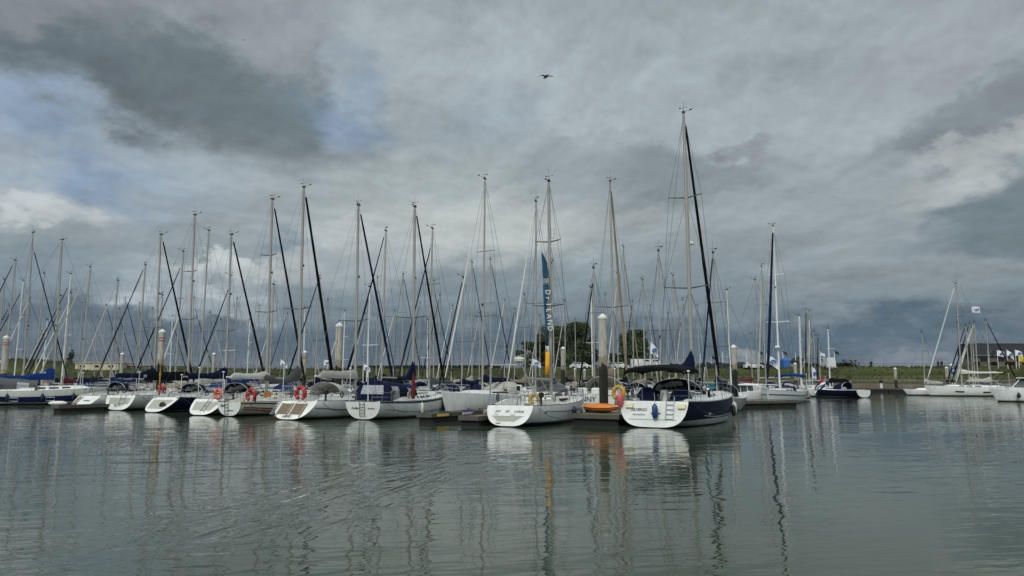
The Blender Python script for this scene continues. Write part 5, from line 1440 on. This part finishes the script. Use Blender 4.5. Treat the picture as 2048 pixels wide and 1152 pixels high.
# fence along the crest
def fence():
    root = empty('railing', on_dike(1700, 32), 0, 'low post and rail fence along the top of the dike', 'fence')
    o = root.location.copy(); mb = MB(); pts = []
    x = -120
    while x < 150:
        q = dike_pt(x, 32); mb.tube(q - o, q - o + Vector((0, 0, 1.0)), .05, n=4); pts.append(q - o); x += 3
    mb.build('fence_post', ALUD, root)
    for dz in (.5, .95):
        mb = MB(); mb.path([p + Vector((0, 0, dz)) for p in pts], .035, 4); mb.build('fence_rail', ALUD, root)
fence()
def hedge():
    rnd = random.Random(9); q0 = on_dike(1400, 31); root_l = []
    mb = MB()
    def cl(x0, x1, h_, n):
        for i in range(n):
            x = rnd.uniform(x0, x1); q = dike_pt(x, rnd.uniform(30, 31.6)); z = q.z + rnd.uniform(0, h_); s_ = rnd.uniform(.12, .3); a = rnd.uniform(0, pi)
            d1 = Vector((cos(a), sin(a), rnd.uniform(-.5, .5))) * s_; d2 = Vector((0, rnd.uniform(-.6, .6), 1)) * s_; c = Vector((q.x, q.y, z))
            mb.quad(c - d1 - d2, c + d1 - d2, c + d1 + d2, c - d1 + d2)
    cl(on_dike(1395, 31).x, on_dike(1545, 31).x, 1.0, 1500); cl(on_dike(1600, 31).x, on_dike(1692, 31).x, .9, 700)
    cl(on_dike(700, 31).x, on_dike(1000, 31).x, .8, 1500)
    tag(mb.build('dike_scrub', mat('dark_scrub_leaf', (34, 42, 26), .9, var=.4), smooth=False), 'low dark scrub along the top of the dike', 'scrub', kind='stuff')
hedge()

# trees
def tree(u, vtop, wpx, label, dy=34, n=9000, seed=1, sparse=False, base_v=738):
    g = on_dike(u, dy); top = at(u, vtop, g.y).z; H = top - g.z; Wd = wpx / 2 * g.y / F_PX; rnd = random.Random(seed)
    root = empty('tree', g, 0, label, 'tree', 'trees standing behind the dike')
    mb = MB(); limbs = []
    mb.path([(0, 0, -.3), (.1, 0, H * .25), (0, .1, H * .5), (.1, 0, H * .8)], [.32, .26, .18, .06], 7)
    for i in range(11):
        a = rnd.uniform(0, 2 * pi); z0 = H * rnd.uniform(.15, .5); e = Vector((cos(a) * Wd * rnd.uniform(.5, .9), sin(a) * Wd * .6, z0 + H * rnd.uniform(.15, .4)))
        mb.path([(0, 0, z0), tuple(Vector((0, 0, z0)).lerp(e, .5) + Vector((0, 0, .4))), tuple(e)], [.12, .08, .03], 5); limbs.append(e)
    mb.build('trunk', mat('tree_bark', (62, 54, 44), .9, var=.3), root)
    cl = []
    for i in range(46 if not sparse else 22):
        a = rnd.uniform(0, 2 * pi); r = sqrt(rnd.random()); z = rnd.uniform(.03, .97)
        env = sin(pi * min(1, (z * .80 + .17))) ** .5
        cl.append((Vector((cos(a) * r * Wd * env * .85, sin(a) * r * Wd * env * .7, H * z)), rnd.uniform(.16, .3) * Wd * (1.3 if not sparse else .85)))
    mb = MB()
    for i in range(n):
        c, r = rnd.choice(cl); d = Vector((rnd.gauss(0, 1), rnd.gauss(0, 1), rnd.gauss(0, 1))).normalized() * r * rnd.random() ** .4 * (1.15 if rnd.random() < .15 else 1)
        d.z *= .8; p_ = c + d
        if p_.z > H: p_.z = H - rnd.random() * .6
        if p_.z < .6: continue
        s_ = rnd.uniform(.16, .32); a = Vector((rnd.gauss(0, 1), rnd.gauss(0, 1), rnd.gauss(0, 1))).normalized(); b = a.cross(Vector((rnd.gauss(0, 1), rnd.gauss(0, 1), rnd.gauss(0, 1)))).normalized()
        mb.add([p_ - a * s_, p_ + b * s_ * .6, p_ + a * s_, p_ - b * s_ * .6], [(0, 1, 2, 3)])
    mb.build('crown', LEAF if not sparse else LEAF2, root, smooth=False)
LEAF = mat('dark_green_leaf', (68, 80, 42), .8, var=.6, scale=.5); LEAF2 = mat('dull_green_leaf', (72, 80, 56), .85, var=.4, scale=.5)
tree(1152, 645, 88, 'tallest dense dark tree right of the teal banner', seed=1, n=17000)
tree(1110, 653, 76, 'dense dark tree directly right of the teal banner, shoulder of the clump', seed=2, n=16000, dy=38)
tree(1080, 668, 60, 'thinner tree behind the teal banner with sky showing through', seed=3, n=7500, sparse=True)
tree(1052, 684, 54, 'sparse small tree at the left end of the clump', seed=4, n=5200, sparse=True, dy=36)
tree(1182, 672, 30, 'narrow dark tree half hidden by the thick pile', seed=5, n=7000, dy=38)
tree(1266, 660, 76, 'round dark tree standing alone right of the thick pile', seed=6, n=17000)
tree(1226, 706, 20, 'small low tree just right of the thick pile', seed=7, n=2500)
tree(1298, 700, 34, 'small ragged tree at the right foot of the lone round tree', seed=8, n=1800, sparse=True)
tree(140, 700, 14, 'tiny thin tree beside the pale shed at far left', seed=9, n=900, sparse=True)

# brick building at the right
def building():
    Y = 196.0; x0 = at(1944, 720, Y).x; x1 = at(2200, 720, Y).x; zt = at(1990, 687, Y).z; ze = at(1990, 711, Y).z; zb = 4.6; D = 5
    root = empty('brick_building', (x0, Y, zb), 0, 'long brown brick building with dark roof and two rows of windows', 'building')
    Wb = x1 - x0
    brick = mat('brown_brick', (122, 108, 90), .9, var=.25, scale=1.2, bump=.3, bscale=6)
    nt = brick.node_tree; bt = nt.nodes.new('ShaderNodeTexBrick'); bt.inputs['Scale'].default_value = 1.6; bt.inputs['Color1'].default_value = srgb(112, 98, 80); bt.inputs['Color2'].default_value = srgb(90, 78, 64); bt.inputs['Mortar'].default_value = srgb(116, 110, 98)
    tcn = nt.nodes.new('ShaderNodeTexCoord'); mp = nt.nodes.new('ShaderNodeMapping'); mp.inputs['Rotation'].default_value = (radians(90), 0, 0)
    nt.links.new(tcn.outputs['Object'], mp.inputs[0]); nt.links.new(mp.outputs[0], bt.inputs['Vector']); nt.links.new(bt.outputs[0], nt.nodes['Principled BSDF'].inputs['Base Color'])
    zs_ = ze - zb
    # window openings: front wall made of piers and bands
    cols = []; x = 2.2
    while x < Wb - 3: cols.append(x); x += 4.6
    rows = [(.9, 2.2), (zs_ - 2.7, zs_ - .75)]
    mb = MB(); xs = [0] + [q for c in cols for q in (c, c + 1.9)] + [Wb]; zs2 = [0] + [q for r in rows for q in r] + [zs_]
    for i in range(len(xs) - 1):
        for j in range(len(zs2) - 1):
            if i % 2 == 1 and j % 2 == 1: continue
            mb.quad((xs[i], 0, zs2[j]), (xs[i + 1], 0, zs2[j]), (xs[i + 1], 0, zs2[j + 1]), (xs[i], 0, zs2[j + 1]))
    mb.quad((0, 0, 0), (0, 0, zs_), (0, D, zs_), (0, D, 0)); mb.quad((Wb, 0, 0), (Wb, D, 0), (Wb, D, zs_), (Wb, 0, zs_)); mb.quad((0, D, 0), (0, D, zs_), (Wb, D, zs_), (Wb, D, 0))
    mb.build('wall', brick, root, smooth=False)
    for c in cols:
        for (a, b) in rows:
            mb = MB(); mb.box((c + .95, .3, (a + b) / 2), (2.0, .08, b - a + .1)); w = mb.build('window', mat('window_glass', (26, 32, 40), .08, var=.2), root, smooth=False)
            mb = MB()
            for xx in (c + .05, c + .95, c + 1.85): mb.box((xx, .22, (a + b) / 2), (.09, .1, b - a))
            for zz in (a + .04, b - .04): mb.box((c + .95, .2, zz), (1.9, .08, .09))
            mb.build('window_frame', mat('dark_frame', (60, 58, 54), .6), w, smooth=False)
            mb = MB(); mb.box((c + .95, -.06, a - .06), (2.1, .3, .1)); mb.build('window_sill', mat('concrete_sill', (150, 146, 138), .8), w, smooth=False)
    H = zt - zb; mb = MB()
    rg = [[(-.5, -.6, zs_ + .02), (-.5, .5, H), (-.5, D - .5, H), (-.5, D + .5, zs_ + .02)], [(Wb + .5, -.6, zs_ + .02), (Wb + .5, .5, H), (Wb + .5, D - .5, H), (Wb + .5, D + .5, zs_ + .02)]]
    mb.loft(rg); mb.build('roof', mat('dark_slate_roof', (26, 28, 34), .5, var=.3, scale=2, bump=.3, bscale=4), root, smooth=False)
    mb = MB(); mb.box((Wb / 2, .5, H + .12), (Wb + 1, .3, .2)); mb.box((Wb / 2, -.62, zs_), (Wb + 1, .18, .2)); mb.build('gutter', mat('zinc_trim', (120, 122, 122), .6), root, smooth=False)
    mb = MB()
    for i in range(4): mb.box((-.12, .2 + i * .55, zs_ + 1.6), (.2, .3, 3.0 - i * .1))
    mb.build('gable_cladding', mat('brown_cladding', (92, 60, 46), .8, var=.3), root, smooth=False)
building()
def shed(u0, u1, vt, dy, label, c, hz=None, roofc=(70, 70, 72)):
    a = on_dike(u0, dy); b = on_dike(u1, dy); zt = at((u0 + u1) / 2, vt, (a.y + b.y) / 2).z; Wd = b.x - a.x
    root = empty('shed', (a.x, a.y, a.z - .3), atan2(b.y - a.y, Wd), label, 'building'); H = zt - a.z + .3
    mb = MB(); mb.box((Wd / 2, 3, H / 2), (Wd, 6, H)); mb.build('wall', mat('wall_' + label.split()[0], c, .85, var=.15, scale=.8), root, smooth=False)
    mb = MB(); mb.box((Wd / 2, 3, H + .08), (Wd + .5, 6.5, .18)); mb.build('roof', mat('flat_roof', roofc, .8), root, smooth=False)
    n = int(Wd / 3)
    for i in range(n):
        mb = MB(); mb.box(((i + .5) * Wd / n, -.03, H * .55), (1.2, .1, H * .3)); mb.build('window' if i % 3 else 'door', DARK, root, smooth=False)
shed(150, 236, 726, 26, 'cream long low shed on the far shore at left, partly behind masts', (196, 186, 160), roofc=(180, 172, 150))
shed(1520, 1532, 731, 32, 'brown kiosk on the dike left of the bow-on yacht', (120, 98, 80))
shed(255, 300, 731, 30, 'grey low shed right of the cream shed', (96, 98, 96))
# blue tent and dark pavilion
a = on_dike(1568, 28); b = on_dike(1581, 28); root = empty('blue_tent', (a.x, a.y, a.z), 0, 'small bright blue tent on the dike behind the bow-on yacht', 'tent')
mb = MB(); w = b.x - a.x; mb.box((w / 2, 1.2, .9), (w, 2.4, 1.8)); mb.add([(0, 0, 1.8), (w, 0, 1.8), (w, 2.4, 1.8), (0, 2.4, 1.8), (w * .15, 1.2, 2.4), (w * .85, 1.2, 2.4)], [(0, 1, 5, 4), (1, 2, 5), (2, 3, 4, 5), (3, 0, 4)]); mb.build('tent_canvas', mat('bright_blue_tarpaulin', (40, 96, 168), .6, var=.15), root, smooth=False)
a = on_dike(1582, 30); b = on_dike(1614, 30); root = empty('pavilion', ((a.x + b.x) / 2, a.y, a.z), 0, 'dark domed pavilion on the dike with open white lower front', 'pavilion'); w = (b.x - a.x) / 2
mb = MB(); mb.lathe([(w, 1.1), (w * 1.0, 1.5), (w * .75, 2.2), (w * .3, 2.6), (.05, 2.7)], n=14); mb.build('dome_roof', mat('dark_green_canvas', (30, 40, 34), .8), root)
mb = MB()
for i in range(7): mb.box((-w * .85 + i * w * .28, -.2, .55), (.35, .3, 1.1))
mb.build('front_post', mat('pale_post', (170, 170, 160), .8), root, smooth=False)

# cars
CG = 'cars parked along the dike'
def car(u, m, label, van=False, rz=0.0, dy=28.5, sc=1.0, cat='car', name='parked_car'):
    g = on_dike(u, dy); root = empty(name, g, rz, label, cat, CG)
    Lc, Wc = (4.4, 1.75) if not van else (5.4, 2.0); H = 1.45 if not van else 2.3
    if van: pr = [(-.5, .35), (-.5, .9), (-.495, .98), (.3, .98), (.40, .62), (.5, .5), (.5, .3)]
    else: pr = [(-.5, .3), (-.5, .58), (-.46, .64), (-.36, .68), (-.28, .98), (.12, .99), (.27, .66), (.46, .55), (.5, .42), (.5, .3)]
    rg = [[(x * Lc, s_ * Wc / 2 * (1 if z < .7 else .86), z * H) for x, z in pr] + [(.5 * Lc, s_ * Wc / 2, .2), (-.5 * Lc, s_ * Wc / 2, .2)] for s_ in (-1, 1)]
    mb = MB(); mb.loft(rg); mb.build('body', m, root, smooth=False)
    for s_ in (-1, 1):
        mb = MB()
        if van: P = [(.05, .62), (.3, .62), (.36, .66), (.27, .9), (.05, .9)]
        else: P = [(-.33, .7), (.2, .7), (.1, .93), (-.26, .93)]
        mb.add([(x * Lc, s_ * (Wc / 2 * .93 + .03), z * H) for x, z in P], [tuple(range(len(P)))]); mb.build('side_window', DARK, root, smooth=False)
        for x in (-.3, .31):
            mb = MB(); mb.lathe([(.05, -.1), (.32, -.1), (.32, .1), (.05, .1)], (x * Lc, s_ * Wc / 2 * .97, .32), 12, 'y'); mb.build('wheel', RUB, root)
CW = mat('white_car_paint', (206, 208, 208), .25, coat=.5); CD = mat('dark_car_paint', (32, 36, 42), .25, coat=.5); CS = mat('silver_car_paint', (130, 134, 138), .3, .3)
car(1157, CW, 'white car parked on the dike under the tallest tree, left one of two'); car(1166, CW, 'white car parked on the dike under the tallest tree, right one of two', dy=30)
car(1240, CW, 'white car parked just left of the lone round tree'); car(1226, CS, 'silver car parked behind the thick pile')
car(1284, CW, 'white camper van in front of the lone round tree', True, cat='van', name='parked_van'); car(1302, CW, 'white van at the right of the camper van', True, dy=31, cat='van', name='parked_van')
car(1481, CD, 'dark car parked right of the dock end pile'); car(1507, CW, 'white car on the dike between two flagpoles', dy=26.5); car(1656, CW, 'white and dark van beside the right mast group', True, rz=1.45, cat='van', name='parked_van', dy=27)
car(1437, CD, 'dark car parked on the dike behind the black rolled headsail'); car(1413, CD, 'dark car parked behind the short far pile')

# people on the dike (one continuous body each, clothing as children)
def person(u, label, c_top, seed=0, lean=0.0, dy=27.5):
    g = on_dike(u, dy); root = empty('person', g, random.Random(seed).uniform(-.6, .6), label, 'person')
    J = [(0, 0, .95, .13, .10), (0, 0, 1.15, .14, .11), (0, .01, 1.38, .17, .11), (0, 0, 1.5, .06, .06), (0, -.01, 1.56, .055, .06), (0, -.02, 1.66, .085, .1), (0, -.01, 1.76, .05, .06),
         (.1, 0, .9, .09, .09), (.12, -.05, .5, .065, .065), (.13, .04, .09, .045, .045), (.13, -.1, .04, .04, .03),
         (-.1, 0, .9, .09, .09), (-.12, .1, .5, .065, .065), (-.13, .14, .09, .045, .045), (-.13, .02, .04, .04, .03),
         (.2, 0, 1.4, .055, .055), (.25, .06, 1.12, .042, .042), (.24, -.05, .88, .03, .035), (.24, -.08, .79, .035, .02),
         (-.2, 0, 1.4, .055, .055), (-.25, .02, 1.12, .042, .042), (-.24, -.12, .9, .03, .035), (-.24, -.15, .81, .035, .02)]
    E = [(0, 1), (1, 2), (2, 3), (3, 4), (4, 5), (5, 6), (0, 7), (7, 8), (8, 9), (9, 10), (0, 11), (11, 12), (12, 13), (13, 14), (2, 15), (15, 16), (16, 17), (17, 18), (2, 19), (19, 20), (20, 21), (21, 22)]
    def skin(js, es, k, nm, m, rootv):
        idx = sorted(set(i for e in es for i in e)); mp = {q: n for n, q in enumerate(idx)}
        me = bpy.data.meshes.new(nm); me.from_pydata([js[q][:3] for q in idx], [(mp[a], mp[b]) for a, b in es], []); o = bpy.data.objects.new(nm, me); COL.objects.link(o)
        o.modifiers.new('skin', 'SKIN'); 
        for n, q in enumerate(idx): me.skin_vertices[0].data[n].radius = (js[q][3] * k, js[q][4] * k)
        me.skin_vertices[0].data[mp[rootv]].use_root = True
        s_ = o.modifiers.new('sub', 'SUBSURF'); s_.levels = 1; s_.render_levels = 1
        me2 = bpy.data.meshes.new_from_object(o.evaluated_get(bpy.context.evaluated_depsgraph_get()))
        bpy.data.objects.remove(o); bpy.data.meshes.remove(me)
        me2.name = nm; me2.materials.clear(); me2.materials.append(m); me2.polygons.foreach_set('use_smooth', [True] * len(me2.polygons))
        o = bpy.data.objects.new(nm, me2); COL.objects.link(o); o.parent = root; return o
    skin(J, E, 1.0, 'body', mat('skin', (150, 110, 92), .6), 0)
    skin(J, [e for e in E if e in ((0, 1), (1, 2), (2, 15), (15, 16), (16, 17), (2, 19), (19, 20), (20, 21))], 1.5, 'jacket', mat('jacket_' + c_top[0], c_top[1], .9), 1)
    skin(J, [e for e in E if e in ((0, 7), (7, 8), (8, 9), (0, 11), (11, 12), (12, 13))], 1.5, 'trousers', mat('dark_trousers', (26, 28, 36), .9), 0)
    mb = MB(); mb.ell((0, 0, 1.72), (.1, .115, .09), 10, 7); mb.build('hair', mat('dark_hair', (34, 26, 22), .9), root)
DJ = ('dark', (28, 30, 38))
person(1743, 'person in dark clothes standing alone on the dike right of the bench', DJ, 1)
person(1877, 'person in dark clothes walking on the dike, left of a pair', DJ, 2); person(1884, 'person in dark clothes walking on the dike, right of a pair', DJ, 3)
person(1506, 'person in dark clothes standing behind the small white car', DJ, 4)
# viewpoint shapes: dark sculpture-like cluster on the dike
g = on_dike(1700, 30); root = empty('telescope_stand', g, 0, 'dark lookout telescopes and shrubs clustered on the dike', 'telescope')
mb = MB(); rnd = random.Random(5)
for x in (-1.2, .2, 1.3): mb.tube((x, 0, 0), (x, 0, 1.5), .08, n=6); mb.tube((x - .35, 0, 1.55), (x + .3, -.1, 1.8), .13, n=7)
mb.build('telescope_body', mat('dark_metal', (34, 36, 40), .5), root)
mb = MB()
for i in range(260):
    p_ = Vector((rnd.gauss(0, 1.1), rnd.gauss(0, .4), abs(rnd.gauss(.5, .6)))); s_ = .14; a = Vector((rnd.gauss(0, 1), rnd.gauss(0, 1), rnd.gauss(0, 1))).normalized() * s_; b = a.cross(Vector((0, .3, 1))).normalized() * s_
    mb.quad(p_ - a - b, p_ + a - b, p_ + a + b, p_ - a + b)
o = mb.build('shrub_leaves', mat('dark_scrub_leaf', (34, 42, 26), .9), root, smooth=False)
# pedestal on the far dock
p = at(1764, 780, 132); root = empty('service_pedestal', (p.x, 132.2, .72), 0, 'small pedestal with dark head on the far low dock', 'pedestal')
mb = MB(); mb.box((0, 0, .45), (.35, .35, .9), 0, .04); mb.build('pedestal_post', ALUW, root, smooth=False)
mb = MB(); mb.box((0, 0, 1.2), (.55, .45, .6), 0, .1); mb.build('pedestal_head', RUB, root, smooth=False)

# ------------------------------------------------------------------ birds
def bird(u, v, Y, s_, label, glide=False):
    c = at(u, v, Y); root = empty('bird', c, radians(25), label, 'bird')
    mb = MB(); DKF = mat('dark_feathers', (26, 28, 24), .8, var=.2)
    rg = []
    prof = [(-.34, .01, .02), (-.26, .05, .035), (-.1, .10, .095), (.06, .12, .12), (.2, .085, .09), (.27, .055, .06), (.33, .06, .065), (.38, .03, .03), (.44, .006, .008)]
    for x, w, h_ in prof: rg.append([(w * s_ * cos(q), x * s_, (h_ * sin(q) - .1 * max(0, -x - .1)) * s_) for q in [2 * pi * k / 8 for k in range(8)]])
    mb.loft(rg)
    for sd, dr in ((-1, -.28), (1, -.02)):   # wings in mid beat
        P = []
        for t, ch_ in ((0, .2), (.25, .22), (.5, .19), (.75, .12), (1, .02)):
            z = .06 + (.08 * sin(pi * t * .7)) + dr * t * t; x = sd * (.06 + .62 * t); y = .06 - .12 * t * t
            P.append([(x * s_, (y + ch_ * .5) * s_, z * s_), (x * s_, (y - ch_ * .5) * s_, (z - .015) * s_), (x * s_, (y - ch_ * .5) * s_, (z - .028) * s_), (x * s_, (y + ch_ * .5) * s_, (z - .018) * s_)])
        mb.loft(P)
    mb.add([(-.03 * s_, -.3 * s_, .01 * s_), (.03 * s_, -.3 * s_, .01 * s_), (.1 * s_, -.52 * s_, -.04 * s_), (-.1 * s_, -.52 * s_, -.04 * s_), (0, -.3 * s_, -.02 * s_), (0, -.52 * s_, -.06 * s_)], [(0, 1, 2, 3), (0, 3, 5, 4), (1, 4, 5, 2)])
    mb.build('bird_body', DKF, root)
    mb = MB(); mb.ell((0, .03 * s_, -.09 * s_), (.09 * s_, .17 * s_, .05 * s_), 8, 5); mb.build('pale_belly', mat('pale_feathers', (150, 150, 142), .8), root)
bird(1092, 153, 50, .92, 'dark bird with pale belly flying high, wings half lowered')
bird(487, 80, 130, .5, 'tiny distant bird high at upper left')
